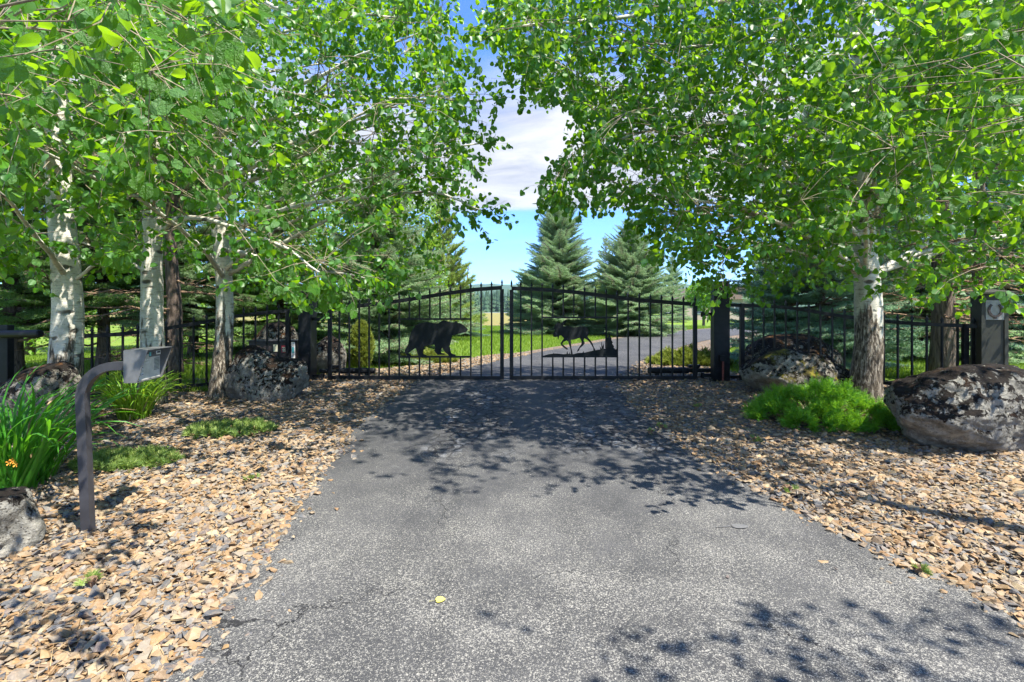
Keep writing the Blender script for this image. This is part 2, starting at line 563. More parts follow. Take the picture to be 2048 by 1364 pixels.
def m_boulder(name, lichen, moss, amount):
    m, t = mat(name)
    p = t.obj()
    nz = t.n('ShaderNodeSeparateXYZ', ins={0: t.n('ShaderNodeNewGeometry').outputs['Normal']}).outputs[2]
    n1 = t.noise(p, 7.0, 8, 0.68, 0.4)
    n2 = t.noise(p, 24.0, 6, 0.65)
    n3 = t.noise(p, 2.2, 5, 0.6, 0.5)
    st = t.ramp(n1, [(0.28, (0.070, 0.062, 0.048)), (0.48, lichen), (0.70, (0.34, 0.32, 0.265))])
    st = t.mix(t.math('MULTIPLY', t.step(n2, 0.52, 0.70), 0.5), st, (0.13, 0.11, 0.085))
    pits = t.math('SUBTRACT', 1.0, t.step(t.voro(p, 48.0), 0.08, 0.24))
    st = t.mix(t.math('MULTIPLY', pits, 0.6), st, (0.05, 0.045, 0.036))
    st = t.mix(t.math('MULTIPLY', t.step(t.noise(p, 85, 4, 0.7), 0.54, 0.70), 0.5), st, (0.46, 0.45, 0.41))
    m1 = t.math('ADD', t.math('MULTIPLY', t.noise(p, 17.0, 9, 0.75, 0.5), 0.85), t.math('ADD', t.math('MULTIPLY', nz, 0.17), t.math('MULTIPLY', n3, 0.35)))
    mk = t.step(m1, amount, amount + 0.045)
    mc = t.mix(t.step(t.noise(p, 4.5, 5, 0.6), 0.50, 0.68), (0.011, 0.008, 0.006), moss)
    c = t.mix(mk, st, mc)
    h = t.math('ADD', t.math('ADD', t.math('MULTIPLY', n1, 1.0), t.math('MULTIPLY', n2, 0.35)), t.math('MULTIPLY', mk, 0.5))
    b = t.n('ShaderNodeBsdfPrincipled', ins={'Base Color': c, 'Roughness': 0.92, 'Specular IOR Level': 0.2, 'Normal': bump(t, t.math('SUBTRACT', h, t.math('MULTIPLY', pits, 0.4)), 1.0, 0.045)})
    finish(t, b.outputs[0])
    return m


def m_ground(name, a, b_, c_, scale=1.0):
    m, t = mat(name)
    p = t.pos()
    n1 = t.noise(p, 0.35 * scale, 5, 0.6)
    n2 = t.noise(p, 9.0 * scale, 6, 0.7)
    n3 = t.noise(t.n('ShaderNodeMapping', ins={0: p, 3: (60, 25, 20)}).outputs[0], 1.0 * scale, 4, 0.7)
    c = t.mix(t.step(n1, 0.35, 0.65), a, b_)
    c = t.mix(t.math('MULTIPLY', t.step(n2, 0.4, 0.7), 0.5), c, c_)
    c = t.mix(t.math('MULTIPLY', t.step(n3, 0.5, 0.75), 0.4), c, tuple(x * 0.45 for x in a))
    bs = t.n('ShaderNodeBsdfPrincipled', ins={'Base Color': c, 'Roughness': 0.9, 'Specular IOR Level': 0.15, 'Normal': bump(t, t.math('ADD', n2, n3), 0.8, 0.04)})
    finish(t, bs.outputs[0])
    return m


def m_metal(name, col, rough, spec=0.5, metal=0.0):
    m, t = mat(name)
    p = t.obj()
    n1 = t.noise(p, 9.0, 5, 0.65)
    n2 = t.noise(p, 240.0, 2, 0.5)
    c = t.mix(t.step(n1, 0.35, 0.75), col, tuple(min(1, x * 1.55 + 0.006) for x in col))
    kw = {'Normal': bump(t, n2, 0.12, 0.002)}
    b = t.n('ShaderNodeBsdfPrincipled', ins={'Base Color': c, 'Roughness': t.math('ADD', t.math('MULTIPLY', n1, 0.3), rough - 0.15), 'Metallic': metal, 'Specular IOR Level': spec, **kw})
    finish(t, b.outputs[0])
    return m


M['aspen'] = m_aspen()
M['aspen_old'] = m_aspen('aspen_bark_furrowed_foot', 0.30)
M['twig'] = simple('aspen_twig', (0.22, 0.175, 0.115), 0.8, var=0.35, scale=20)
M['bark'] = m_bark('conifer_bark', (0.030, 0.022, 0.018), (0.22, 0.165, 0.13))
M['redbark'] = m_bark('bare_branch_bark', (0.10, 0.065, 0.042), (0.34, 0.22, 0.14), 3)
M['asphalt'] = m_asphalt()
M['stone'] = m_stone()
M['bed'] = m_bed()
M['boulder_a'] = m_boulder('lichen_boulder', (0.175, 0.168, 0.145), (0.030, 0.016, 0.008), 0.655)
M['boulder_b'] = m_boulder('mossy_boulder', (0.16, 0.148, 0.12), (0.11, 0.050, 0.015), 0.635)
M['boulder_c'] = m_boulder('yellow_moss_boulder', (0.165, 0.150, 0.12), (0.15, 0.13, 0.018), 0.655)
M['lawn'] = m_ground('lawn_turf', (0.100, 0.180, 0.020), (0.150, 0.225, 0.028), (0.200, 0.250, 0.040))
M['field'] = m_ground('dry_field', (0.20, 0.165, 0.055), (0.16, 0.17, 0.045), (0.25, 0.20, 0.08), 0.5)
M['hill'] = m_ground('wooded_hill', (0.035, 0.075, 0.040), (0.050, 0.095, 0.045), (0.03, 0.06, 0.03), 0.02)
M['water'] = simple('pale_lake', (0.40, 0.42, 0.44), 0.15)
M['black'] = m_metal('black_gate_paint', (0.006, 0.007, 0.009), 0.45, spec=0.22)
M['black2'] = m_metal('dull_black_plate', (0.008, 0.010, 0.011), 0.65, spec=0.2)
M['graypaint'] = m_metal('grey_post_paint', (0.026, 0.026, 0.030), 0.5)
M['steel'] = m_metal('brushed_steel', (0.42, 0.42, 0.39), 0.5, metal=0.15)
M['hood'] = m_metal('galvanised_hood', (0.105, 0.107, 0.108), 0.45, metal=0.3)
M['key'] = simple('keypad_buttons', (0.62, 0.66, 0.70), 0.4)
M['keydark'] = simple('dark_print', (0.03, 0.035, 0.04), 0.5)
M['print'] = simple('pale_print', (0.75, 0.76, 0.76), 0.5)
M['teal'] = simple('teal_badge', (0.10, 0.42, 0.46), 0.4)
M['olive'] = simple('olive_pillar_paint', (0.026, 0.027, 0.018), 0.6, var=0.25, scale=9)
M['plate'] = simple('pale_plaque', (0.27, 0.27, 0.25), 0.5, var=0.15, scale=20)
M['shoe'] = simple('rusty_iron', (0.045, 0.032, 0.028), 0.6, var=0.4, scale=40)
M['rust'] = simple('red_conduit', (0.20, 0.045, 0.035), 0.6, var=0.4, scale=30)
M['boxdark'] = simple('dark_cabinet', (0.030, 0.022, 0.022), 0.5, var=0.2)
M['cream'] = simple('cream_sticker', (0.55, 0.54, 0.40), 0.5)
M['redst'] = simple('red_sticker', (0.42, 0.03, 0.05), 0.5)
M['white'] = simple('white_paint', (0.75, 0.75, 0.74), 0.5)
M['wood'] = simple('weathered_wood', (0.30, 0.25, 0.19), 0.8, var=0.3, scale=12)
M['roof'] = simple('brown_shingle', (0.16, 0.11, 0.09), 0.9, var=0.3)
M['wall'] = simple('tan_house_wall', (0.33, 0.27, 0.22), 0.9, var=0.1)
M['glass'] = simple('dark_window', (0.03, 0.04, 0.05), 0.1)
M['tar'] = simple('old_tar_drip', (0.10, 0.10, 0.10), 0.7, var=0.2)
M['yellowleaf'] = simple('pale_yellow_leaf', (0.62, 0.56, 0.10), 0.6)
M['flower'] = simple('orange_petal', (0.75, 0.30, 0.03), 0.6)


# ------------------------------------------------------------------ terrain, drive, beds
def catmull(pts, n):
    pts = [np.array(p, float) for p in pts]
    pts = [2 * pts[0] - pts[1]] + pts + [2 * pts[-1] - pts[-2]]
    out = []
    k = len(pts) - 3
    for i in range(n):
        f = i / (n - 1) * k
        j = min(int(f), k - 1)
        t = f - j
        a, b, c, e = pts[j:j + 4]
        out.append(0.5 * ((2 * b) + (c - a) * t + (2 * a - 5 * b + 4 * c - e) * t * t + (3 * b - a - 3 * c + e) * t ** 3))
    return np.array(out)


def sheet(name, L, Rr, nx, lift, m, kind='structure', parent=None):
    """ground strip between two edges of equal point count"""
    n = len(L)
    V, Fs = [], []
    for i in range(n):
        for j in range(nx + 1):
            q = L[i] * (1 - j / nx) + Rr[i] * (j / nx)
            V.append((q[0], q[1], float(gz(q[1])) + lift))
    for i in range(n - 1):
        for j in range(nx):
            a = i * (nx + 1) + j
            Fs.append((a, a + 1, a + nx + 2, a + nx + 1))
    o = link(name, mesh_np(name, V, Fs, [m], True), parent)
    return tag(o, kind=kind)


Lpx = [(300, 1364), (388, 1255), (500, 1120), (560, 1030), (640, 930), (720, 850), (800, 785), (832, 763)]
Rpx = [(2300, 1345), (2048, 1225), (1850, 1138), (1680, 1055), (1480, 950), (1345, 870), (1262, 812), (1242, 763)]
Ledge = [(-6.0, -9.0), (-3.3, -1.0), (-1.75, 1.2)] + [G(*q) for q in Lpx]
Redge = [(9.0, -9.0), (5.6, -1.0), (3.4, 1.2)] + [G(*q) for q in Rpx]
Lb = [(905, 744), (1000, 719), (1100, 701), (1200, 684), (1265, 673), (1340, 664), (1430, 657), (1520, 652)]
Rb = [(1268, 741), (1312, 713), (1372, 691), (1440, 676), (1510, 666), (1600, 661), (1690, 657), (1790, 653)]
Ledge += [G(*q) for q in Lb] + [(40.0, 50.0)]
Redge += [G(*q) for q in Rb] + [(42.0, 46.0)]
NS = 170
LE, RE = catmull(Ledge, NS), catmull(Redge, NS)
for i in range(NS):                     # the edges of the asphalt are a little ragged
    if LE[i, 1] > 0:
        LE[i, 0] += 0.03 * noise.noise((LE[i, 1] * 4, 0, 0)) + 0.012 * noise.noise((LE[i, 1] * 17, 5, 0))
        RE[i, 0] += 0.03 * noise.noise((RE[i, 1] * 4, 9, 0)) + 0.012 * noise.noise((RE[i, 1] * 17, 7, 0))
sheet('driveway', LE, RE, 12, 0.012, M['asphalt'])
drive = bpy.data.objects['driveway']

ys = np.concatenate([np.linspace(-30, 12, 40), np.geomspace(13, 5000, 50)])
xs = np.concatenate([-np.geomspace(4000, 14, 26), np.linspace(-12, 12, 17), np.geomspace(14, 4000, 26)])
V = [(x, y, float(gz(y)) - 0.06) for y in ys for x in xs]
nxs = len(xs)
Fs = [(i * nxs + j, i * nxs + j + 1, (i + 1) * nxs + j + 1, (i + 1) * nxs + j) for i in range(len(ys) - 1) for j in range(nxs - 1)]
tag(link('lawn', mesh_np('lawn', V, Fs, [M['lawn']], True)), kind='structure')

# gravel beds each side of the drive
i8 = int(np.argmin(np.abs(LE[:90, 1] - 8.3)))
kk = [i for i in range(NS) if LE[i, 1] > 0.4 and LE[i, 1] < 40]
Lout, Rout, Lin, Rin = [], [], [], []
for i in kk:
    yl = LE[i, 1]
    wl = np.interp(yl, [0, 6.8, 8.0, 9.0, 11, 14, 40], [8.0, 5.2, 4.0, 2.0, 0.9, 0.5, 0.6])
    t = LE[i + 1] - LE[i - 1]
    t /= np.linalg.norm(t)
    nrm = np.array((-t[1], t[0])) if yl > 9 else np.array((-1.0, 0.0))
    Lout.append(LE[i] + nrm * wl); Lin.append(LE[i] + np.array((0.06, 0)))
    wr = np.interp(RE[i, 1], [0, 7.5, 8.4, 9.2, 12, 20, 40], [8.0, 5.4, 3.0, 1.8, 1.3, 1.5, 1.2])
    t = RE[i + 1] - RE[i - 1]
    t /= np.linalg.norm(t)
    nrm = np.array((t[1], -t[0])) if RE[i, 1] > 9 else np.array((1.0, 0.0))
    Rout.append(RE[i] + nrm * wr); Rin.append(RE[i] - np.array((0.06, 0)))
bedL = sheet('gravel_bed', np.array(Lout), np.array(Lin), 10, 0.0, M['bed'])
bedR = sheet('gravel_bed', np.array(Rin), np.array(Rout), 10, 0.0, M['bed'])
tag(bedL, 'bed of split stone along the left edge of the drive')
tag(bedR, 'bed of split stone along the right edge of the drive')


def chip(seed):
    r = random.Random(seed)
    bm = bmesh.new()
    for _ in range(9):
        q = Vector((r.gauss(0, 1), r.gauss(0, 1), r.gauss(0, 1))).normalized()
        bm.verts.new((q.x * 0.55 * r.uniform(0.8, 1.1), q.y * 0.40 * r.uniform(0.8, 1.1), q.z * 0.20 * r.uniform(0.6, 1.1)))
    res = bmesh.ops.convex_hull(bm, input=bm.verts)
    bmesh.ops.delete(bm, geom=[g for g in res['geom_interior'] if isinstance(g, bmesh.types.BMVert)], context='VERTS')
    bmesh.ops.triangulate(bm, faces=bm.faces[:])
    bm.verts.ensure_lookup_table()
    bm.verts.index_update()
    v = np.array([tuple(q.co) for q in bm.verts])
    f = np.array([[q.index for q in fc.verts] for fc in bm.faces])
    bm.free()
    return v, f


CHIPS = [chip(s) for s in range(10)]
CHIP_ME = [mesh_np('stone', v, f, [M['stone']]) for v, f in CHIPS]


def stones(bed, inner, sgn, n_near, n_far):
    """loose split stone: the 300 that show largest are single stones, the rest one mass"""
    iy, ix = np.array(inner)[:, 1], np.array(inner)[:, 0]
    order = np.argsort(iy)
    pts = []
    for n, y0, y1 in ((n_near, 1.75, 5.2), (n_far, 5.2, 13.5)):
        y = rng.uniform(y0, y1, n * 5)
        e = np.interp(y, iy[order], ix[order])
        wmax = np.interp(y, [0, 7.6, 8.4, 9.0, 11, 14], [6.5, 5.5, 4.2, 2.3, 1.1, 0.8])
        off = rng.uniform(0, 1, n * 5) * wmax - 0.045
        off = np.where(rng.random(n * 5) < 0.006, -rng.exponential(0.07, n * 5), off)
        x = e + sgn * off
        u, v = proj(np.stack([x, y, gz(y)], -1))
        ok = (u > -60) & (u < 2110) & (v < 1420)
        p = np.stack([x, y], -1)[ok][:n]
        pts.append(p)
    p = np.concatenate(pts)
    # a few strays spilled on the asphalt edge
    N = len(p)
    s = np.clip(np.exp(rng.normal(math.log(0.043), 0.42, N)), 0.020, 0.11)
    z = gz(p[:, 1]) + s * 0.06 + np.abs(rng.normal(0, 0.008, N))
    pos = np.column_stack([p, z])
    yaw = rng.uniform(0, 2 * math.pi, N)
    tilt = rng.normal(0, 0.42, N)
    roll = rng.normal(0, 0.42, N)
    yd = np.stack([np.cos(yaw), np.sin(yaw), np.sin(tilt)], -1)
    nn = np.stack([np.sin(roll) * 0.9, rng.normal(0, 0.2, N), np.ones(N)], -1)
    Mx = frames(yd, nn)
    u, v = proj(pos)
    size = s / pos[:, 1] * ((u > 0) & (u < 2048) & (v < 1364))
    top = set(np.argsort(-size)[:300].tolist())
    Va, Fa, b = [], [], 0
    k = rng.integers(0, len(CHIPS), N)
    for c, (tv, tf) in enumerate(CHIPS):
        ids = np.array([i for i in np.nonzero(k == c)[0] if i not in top])
        v_, f_ = inst(tv, tf, Mx[ids], s[ids], pos[ids])
        Va.append(v_); Fa.append(f_ + b); b += len(v_)
    o = link('loose_stones', mesh_np('loose_stones', np.concatenate(Va), np.concatenate(Fa), [M['stone']]), bed)
    o['kind'] = 'stuff'
    for i in sorted(top):
        q = bpy.data.objects.new('stone', CHIP_ME[k[i]])
        COL.objects.link(q)
        q.parent = bed
        q.matrix_local = Matrix.Translation(Vector(pos[i])) @ Matrix(Mx[i].tolist()).to_4x4() @ Matrix.Diagonal((s[i],) * 3).to_4x4()


stones(bedL, Lin, -1, 19000, 12000)
stones(bedR, Rin, 1, 16000, 12000)

# dry needles fallen on the stones
n = 2600
y = rng.uniform(1.9, 6.5, n)
side = rng.random(n) < 0.5
iyL, ixL = np.array(Lin)[:, 1], np.array(Lin)[:, 0]
iyR, ixR = np.array(Rin)[:, 1], np.array(Rin)[:, 0]
oL, oR = np.argsort(iyL), np.argsort(iyR)
x = np.where(side, np.interp(y, iyL[oL], ixL[oL]) - rng.uniform(0, 3.4, n), np.interp(y, iyR[oR], ixR[oR]) + rng.uniform(0, 3.4, n))
tv = np.array([(-0.010, -0.5, 0), (0.010, -0.5, 0), (0, 0.5, 0.02)])
yaw = rng.uniform(0, 6.28, n)
Mx = frames(np.stack([np.cos(yaw), np.sin(yaw), rng.normal(0, .12, n)], -1), np.tile((0, 0, 1.0), (n, 1)) + rng.normal(0, .2, (n, 3)))
v_, f_ = inst(tv, np.array([[0, 1, 2]]), Mx, rng.uniform(0.07, 0.16, n), np.stack([x, y, gz(y) + rng.uniform(0.022, 0.045, n)], -1))
o = link('dry_needles', mesh_np('dry_needles', v_, f_, [M['straw']]))
tag(o, 'dry straw coloured pine needles scattered over the stone beds', kind='stuff')

# lawn grass blades beyond the gate and behind the fences
def blades(n, box, h, m, name, label, test=None):
    x = rng.uniform(box[0], box[1], n)
    y = box[2] + (box[3] - box[2]) * rng.random(n) ** 1.5
    u = 1024 + x / y * F
    ok = (u > -50) & (u < 2100)
    el = np.interp(y, LE[95:, 1], LE[95:, 0]); er = np.interp(y, RE[95:, 1], RE[95:, 0])
    ok &= ~((x > el - 0.5) & (x < er + 1.3)) if test is None else test(x, y)
    x, y = x[ok], y[ok]
    n = len(x)
    yd = np.stack([rng.normal(0, .35, n), rng.normal(0, .35, n), np.ones(n)], -1)
    Mx = frames(yd, rng.normal(0, 1, (n, 3)))
    tv = np.array([(-0.09, 0, 0), (0.09, 0, 0), (0.0, 1, 0.15)])
    v_, f_ = inst(tv, np.array([[0, 1, 2]]), Mx, rng.uniform(0.6, 1.3, n) * h * (0.8 + y / 40), np.stack([x, y, gz(y) - 0.062], -1))
    o = link(name, mesh_np(name, v_, f_, [m]))
    return tag(o, label, kind='stuff')


blades(210000, (-13, 16, 9.0, 42.0), 0.085, M['grass'], 'lawn_grass', 'sunlit mown grass beyond the gate')
blades(30000, (-10, -3.6, 7.4, 12.0), 0.13, M['grass'], 'lawn_grass', 'taller grass behind the left fence', lambda x, y: y > 7.8 + (x + 3.5) * 0.42)

tag(link('field', mesh_np('field', [(-260, 46, .275), (3.5, 46, .275), (30, 380, 1.2), (-260, 380, 1.2)], [(0, 1, 2, 3)], [M['field']])), kind='structure')
tag(link('lake', mesh_np('lake', [(-200, 381, 1.0), (200, 381, 1.0), (200, 450, 1.6), (-200, 450, 1.6)], [(0, 1, 2, 3)], [M['water']])), kind='structure')

# far wooded hills
V, Fs = [], []
NXH = 160
for j, (yy, k) in enumerate(((700, 0.0), (1500, 0.45), (2600, 1.0), (3200, 0.7))):
    for i in range(NXH):
        a = (i / (NXH - 1) - 0.5) * 2.4
        hgt = 150 + 26 * noise.noise((a * 9, 2.0, 0)) + 40 * noise.noise((a * 2.5, 7.0, 0)) + 7 * noise.noise((a * 40, j, 1))
        V.append((a * yy, yy, -2 + k * hgt))
for j in range(3):
    for i in range(NXH - 1):
        b = j * NXH + i
        Fs.append((b, b + 1, b + NXH + 1, b + NXH))
tag(link('hills', mesh_np('hills', V, Fs, [M['hill']], True)), kind='structure')


# ------------------------------------------------------------------ gate, posts, openers
YG = 8.33
PITCH_TIP = 0.115


def gp(u, v, y=YG):
    return P(u, v, y)


def picket_mesh(name, h, half=0.0125, tip=True):
    """square bar of height h standing on its origin, with a spear point"""
    b = MB()
    b.box((0, 0, h / 2), (2 * half, 2 * half, h))
    if tip:
        a = half * 1.45
        zz_ = h
        ring = [(-a, -a, zz_), (a, -a, zz_), (a, a, zz_), (-a, a, zz_)]
        ring2 = [(q[0] * 0.85, q[1] * 0.85, zz_ + 0.022) for q in ring]
        b.add(ring + ring2 + [(0, 0, zz_ + 0.075)], [(3, 2, 1, 0), (0, 1, 5, 4), (1, 2, 6, 5), (2, 3, 7, 6), (3, 0, 4, 7), (4, 5, 8), (5, 6, 8), (6, 7, 8), (7, 4, 8)])
    V = np.array([tuple(q) for q in b.v])
    return mesh_np(name, V, b.f, [M['black']])


def gate_leaf(label, us, rail, ustile, cut, inset, vcross, vlow):
    """us: picket columns; rail: (u,v) of the top rail; inset=(i,j) pickets that frame the picture"""
    base = gp((ustile[0] + ustile[1]) / 2, 760)
    g = empty('driveway_gate', base, label, 'gate', 'pair of black driveway gate leaves')
    ru, rv = zip(*rail)
    vtop = lambda u: float(np.interp(u, ru, rv))
    fr = MB()
    for u in ustile:
        a, b = gp(u, 758.8), gp(u, vtop(u) + 3.0)
        fr.box((a + b) / 2, (0.062, 0.05, b.z - a.z))
    n = 26
    pts = [gp(ustile[0] + (ustile[1] - ustile[0]) * i / n, vtop(ustile[0] + (ustile[1] - ustile[0]) * i / n)) for i in range(n + 1)]
    fr.tube(pts, 1, square=(0.031, 0.027), up=(0, 0, 1))
    a, b = gp(ustile[0], 755), gp(ustile[1], 755)
    fr.box((a + b) / 2, (b.x - a.x + 0.058, 0.054, 0.058))
    fr.build('gate_frame', M['black'], g)
    zb = gp(0, 752).z
    vt = lambda u: gp(u, vtop(u)).z
    for k, u in enumerate(us):
        x = gp(u, 0).x
        if inset[0] < k < inset[1]:
            z0 = gp(u, vcross).z
            link('picket', picket_mesh('picket', vt(u) + 0.055 - z0), g, (x, YG, z0))
            z1 = gp(u, vlow).z
            link('picket', picket_mesh('picket', z1 - zb, tip=False), g, (x, YG, zb))
        else:
            link('picket', picket_mesh('picket', vt(u) + 0.055 - zb), g, (x, YG, zb))
    for u in ustile:
        link('spear_tip', picket_mesh('spear_tip', 0.05), g, (gp(u, 0).x, YG, vt(u) + 0.024))
    for vv in (vcross, vlow):
        a, b = gp(us[inset[0]], vv), gp(us[inset[1]], vv)
        MB().box((a + b) / 2, (b.x - a.x - 0.02, 0.022, 0.030)).build('crossbar', M['black'], g)
    return g


L_us = [600 + x_ / 5.12 for x_ in (403, 505, 606, 708, 811, 913, 1017, 1120, 1224, 1329, 1434, 1539, 1644, 1749, 1855, 1962)]
L_rail = [(656, 617.5), (700, 614.5), (740, 609), (776, 605), (834, 596.6), (893, 586.9), (951, 579.1), (1008, 575)]
gl = gate_leaf('left gate leaf with the bear cutout between its pickets', L_us, L_rail, (660, 1004), 'bear', (6, 13), 638, 713.5)
R_us = [1000 + x_ / 4.096 for x_ in (170, 258, 345, 432, 518, 605, 693, 781, 870, 961, 1050, 1141, 1231, 1322, 1412, 1503)]
R_rail = [(1019, 576.5), (1084, 579), (1147, 584), (1212, 592), (1278, 600), (1345, 605.5), (1393, 609)]
gr = gate_leaf('right gate leaf with the moose cutout between its pickets', R_us, R_rail, (1023, 1390), 'moose', (2, 9), 635, 713)


def cutout(name, pts, sc, ox, oy, parent, y):
    poly = [((ox + a / sc - 1024) / F * y, ZC - (oy + b / sc - VH) / F * y) for a, b in pts]
    n = len(poly)
    bm = bmesh.new()
    vs = [bm.verts.new((q[0], y, q[1])) for q in poly]
    f = bm.faces.new(vs)
    r = bmesh.ops.extrude_face_region(bm, geom=[f])
    for e in r['geom']:
        if isinstance(e, bmesh.types.BMVert):
            e.co.y += 0.006
    bmesh.ops.triangulate(bm, faces=bm.faces[:])
    bmesh.ops.recalc_face_normals(bm, faces=bm.faces[:])
    bm.verts.index_update()
    b = MB()
    b.bm(bm)
    return b.build(name, M['black2'], parent)


BEAR = [(1715, 600), (1690, 580), (1665, 560), (1640, 545), (1612, 540), (1606, 524), (1590, 524), (1578, 535), (1540, 533), (1500, 522), (1475, 513), (1450, 522), (1425, 540), (1400, 548), (1370, 545), (1330, 535), (1290, 530), (1250, 537), (1215, 550), (1180, 575), (1155, 605), (1135, 640), (1122, 680), (1112, 730), (1105, 770), (1085, 800), (1072, 825), (1075, 845), (1090, 865), (1100, 884), (1135, 882), (1138, 868), (1118, 860), (1112, 848), (1130, 835), (1165, 812), (1185, 798), (1192, 815), (1200, 850), (1212, 884), (1295, 884), (1298, 872), (1265, 862), (1258, 850), (1268, 815), (1275, 780), (1310, 772), (1375, 765), (1385, 790), (1375, 825), (1390, 848), (1410, 868), (1480, 868), (1478, 856), (1445, 848), (1443, 820), (1455, 795), (1470, 820), (1490, 845), (1515, 865), (1525, 884), (1590, 880), (1598, 867), (1565, 860), (1548, 850), (1540, 815), (1532, 780), (1545, 740), (1552, 700), (1560, 670), (1600, 660), (1650, 645), (1690, 640), (1710, 625), (1718, 610)]
cutout('bear_cutout', BEAR, 5.12, 600, 540, gl, YG - 0.004)
MOOSE = [(720, 476), (727, 495), (725, 520), (718, 540), (722, 553), (745, 580), (760, 605), (768, 630), (780, 652), (778, 664), (765, 662), (764, 640), (752, 618), (738, 595), (715, 572), (690, 558), (685, 575), (695, 600), (680, 620), (655, 640), (648, 660), (630, 672), (635, 655), (650, 632), (668, 605), (668, 585), (658, 562), (650, 556), (610, 570), (580, 573), (583, 600), (585, 640), (592, 665), (596, 694), (582, 694), (580, 665), (575, 640), (565, 610), (558, 585), (545, 578), (520, 590), (512, 605), (525, 620), (545, 635), (562, 650), (545, 652), (520, 634), (500, 614), (498, 598), (510, 578), (525, 562), (515, 550), (500, 535), (488, 537), (482, 550), (478, 572), (473, 560), (470, 545), (455, 550), (437, 547), (434, 530), (445, 505), (455, 490), (445, 486), (425, 492), (408, 487), (428, 481), (440, 478), (446, 458), (456, 440), (475, 431), (494, 438), (498, 446), (520, 420), (546, 403), (541, 425), (520, 456), (528, 461), (560, 457), (585, 465), (610, 470), (650, 461), (690, 461)]
cutout('moose_cutout', MOOSE, 4.096, 1000, 540, gr, YG - 0.004)
MOUND = [(360, 709), (360, 701), (400, 690), (436, 685), (440, 676), (444, 685), (470, 684), (520, 690), (545, 688), (552, 663), (557, 688), (568, 686), (572, 670), (576, 688), (600, 690), (640, 680), (676, 678), (684, 664), (688, 678), (730, 668), (780, 657), (822, 651), (816, 622), (832, 646), (830, 582), (842, 628), (852, 596), (852, 644), (864, 644), (872, 600), (864, 596), (880, 572), (874, 568), (888, 540), (895, 518), (904, 542), (916, 566), (911, 572), (926, 596), (918, 602), (936, 628), (930, 634), (947, 650), (961, 646), (961, 709)]
cutout('hillside_cutout', MOUND, 4.096, 1000, 540, gr, YG - 0.006)
SNAG = [(861, 640), (863, 522), (838, 530), (824, 524), (862, 508), (862, 480), (846, 470), (863, 464), (865, 392), (877, 392), (879, 640)]
cutout('bare_tree_cutout', SNAG, 4.096, 1000, 540, gr, YG - 0.0165)

# posts
def gate_post(label, u0, u1, vt, vb, y, depth, side):
    a, b = gp(u0, vb, y), gp(u1, vt, y)
    c = (a + b) / 2
    z0 = float(gz(y)) - 0.03
    g = empty('gate_post', (c.x, y + depth / 2, z0), label, 'gate post', 'square black posts that carry the gate')
    wdt = b.x - a.x
    MB().box((c.x, y + depth / 2, (z0 + b.z) / 2), (wdt, depth, b.z - z0), bev=0.006).build('column', M['black'], g)
    MB().box((c.x, y + depth / 2, b.z + 0.012), (wdt + 0.012, depth + 0.012, 0.022), bev=0.006).build('post_cap', M['black'], g)
    return g


pl = gate_post('black square gate post beside the two-humped boulder', 596, 621, 584, 760, 8.22, 0.27, 1)
pr = gate_post('black square gate post with the red conduit, by the moose gate leaf', 1428.5, 1460, 565, 768, 8.18, 0.16, -1)
for post, sg, xs_, vs_ in ((pl, 1, (621.5, 647), ((638, 8), (752, 8))), (pr, -1, (1403, 1428), ((628.5, 9), (750.5, 9)))):
    for vv, hh in vs_:
        a, b = gp(xs_[0], vv, 8.33), gp(xs_[1], vv, 8.33)
        xc = (a.x + b.x) / 2
        br = MB().box((xc, 8.33, a.z), (b.x - a.x, 0.05, hh * 0.00833 * 0.8))
        xe = b.x if sg > 0 else a.x
        br.box((xe - sg * 0.015, 8.33, a.z), (0.03, 0.07, hh * 0.00833 * 1.25))
        br.build('hinge_bracket', M['black'], post)


def opener(label, u0, u1, v, ubr):
    y = 8.56
    a, b = P(u0, v, y), P(u1, v, y)
    g = empty('gate_opener', (b.x, y, b.z), label, 'gate opener', 'black arm motors that swing the gate leaves')
    s = 1 if b.x > a.x else -1
    q = a + (b - a) * 0.62
    MB().tube([a, a + (q - a) * 0.03, q, q + (b - q) * 0.02], [0.045, 0.052, 0.052, 0.046], 14).build('arm_tube', M['black'], g, smooth=False)
    MB().tube([q, b], 0.036, 10).build('push_rod', M['black2'], g)
    m = MB()
    c = a + (b - a) * 0.72
    m.box(c + Vector((0, 0, 0.07)), (0.20, 0.07, 0.05), bev=0.012)
    m.box(c + Vector((s * 0.05, 0, 0.02)), (0.06, 0.05, 0.09))
    m.build('release_cover', M['black'], g)
    MB().box(a + (b - a) * 0.14 + Vector((0, 0, -0.072)), (0.06, 0.06, 0.05)).build('mounting_foot', M['black2'], g)


opener('black opener arm behind the bear gate leaf', 750, 640, 741.5, 634)
opener('black opener arm behind the moose gate leaf', 1296, 1424, 740.5, 1424)

# conduit on the right post
c0, c1 = P(1446, 768, 8.15), P(1446, 722, 8.15)
g = empty('conduit', (c0.x, 8.15, float(gz(8.15)) - 0.02), 'thin rust red conduit with a black box on its top, against the gate post', 'conduit')
MB().tube([(c0.x, 8.15, float(gz(8.15)) - 0.02), (c0.x, 8.15, (c0.z + c1.z) / 2), (c1.x, 8.15, c1.z)], 0.017, 10).build('pipe', M['rust'], g)
MB().box((c1.x - 0.012, 8.145, c1.z + 0.045), (0.085, 0.06, 0.095), bev=0.006).build('junction_box', M['black'], g)
MB().tube([P(1418, 752, 8.16), P(1421, 764, 8.13), P(1430, 771, 8.1)], 0.006, 6).build('cable', M['black'], g)


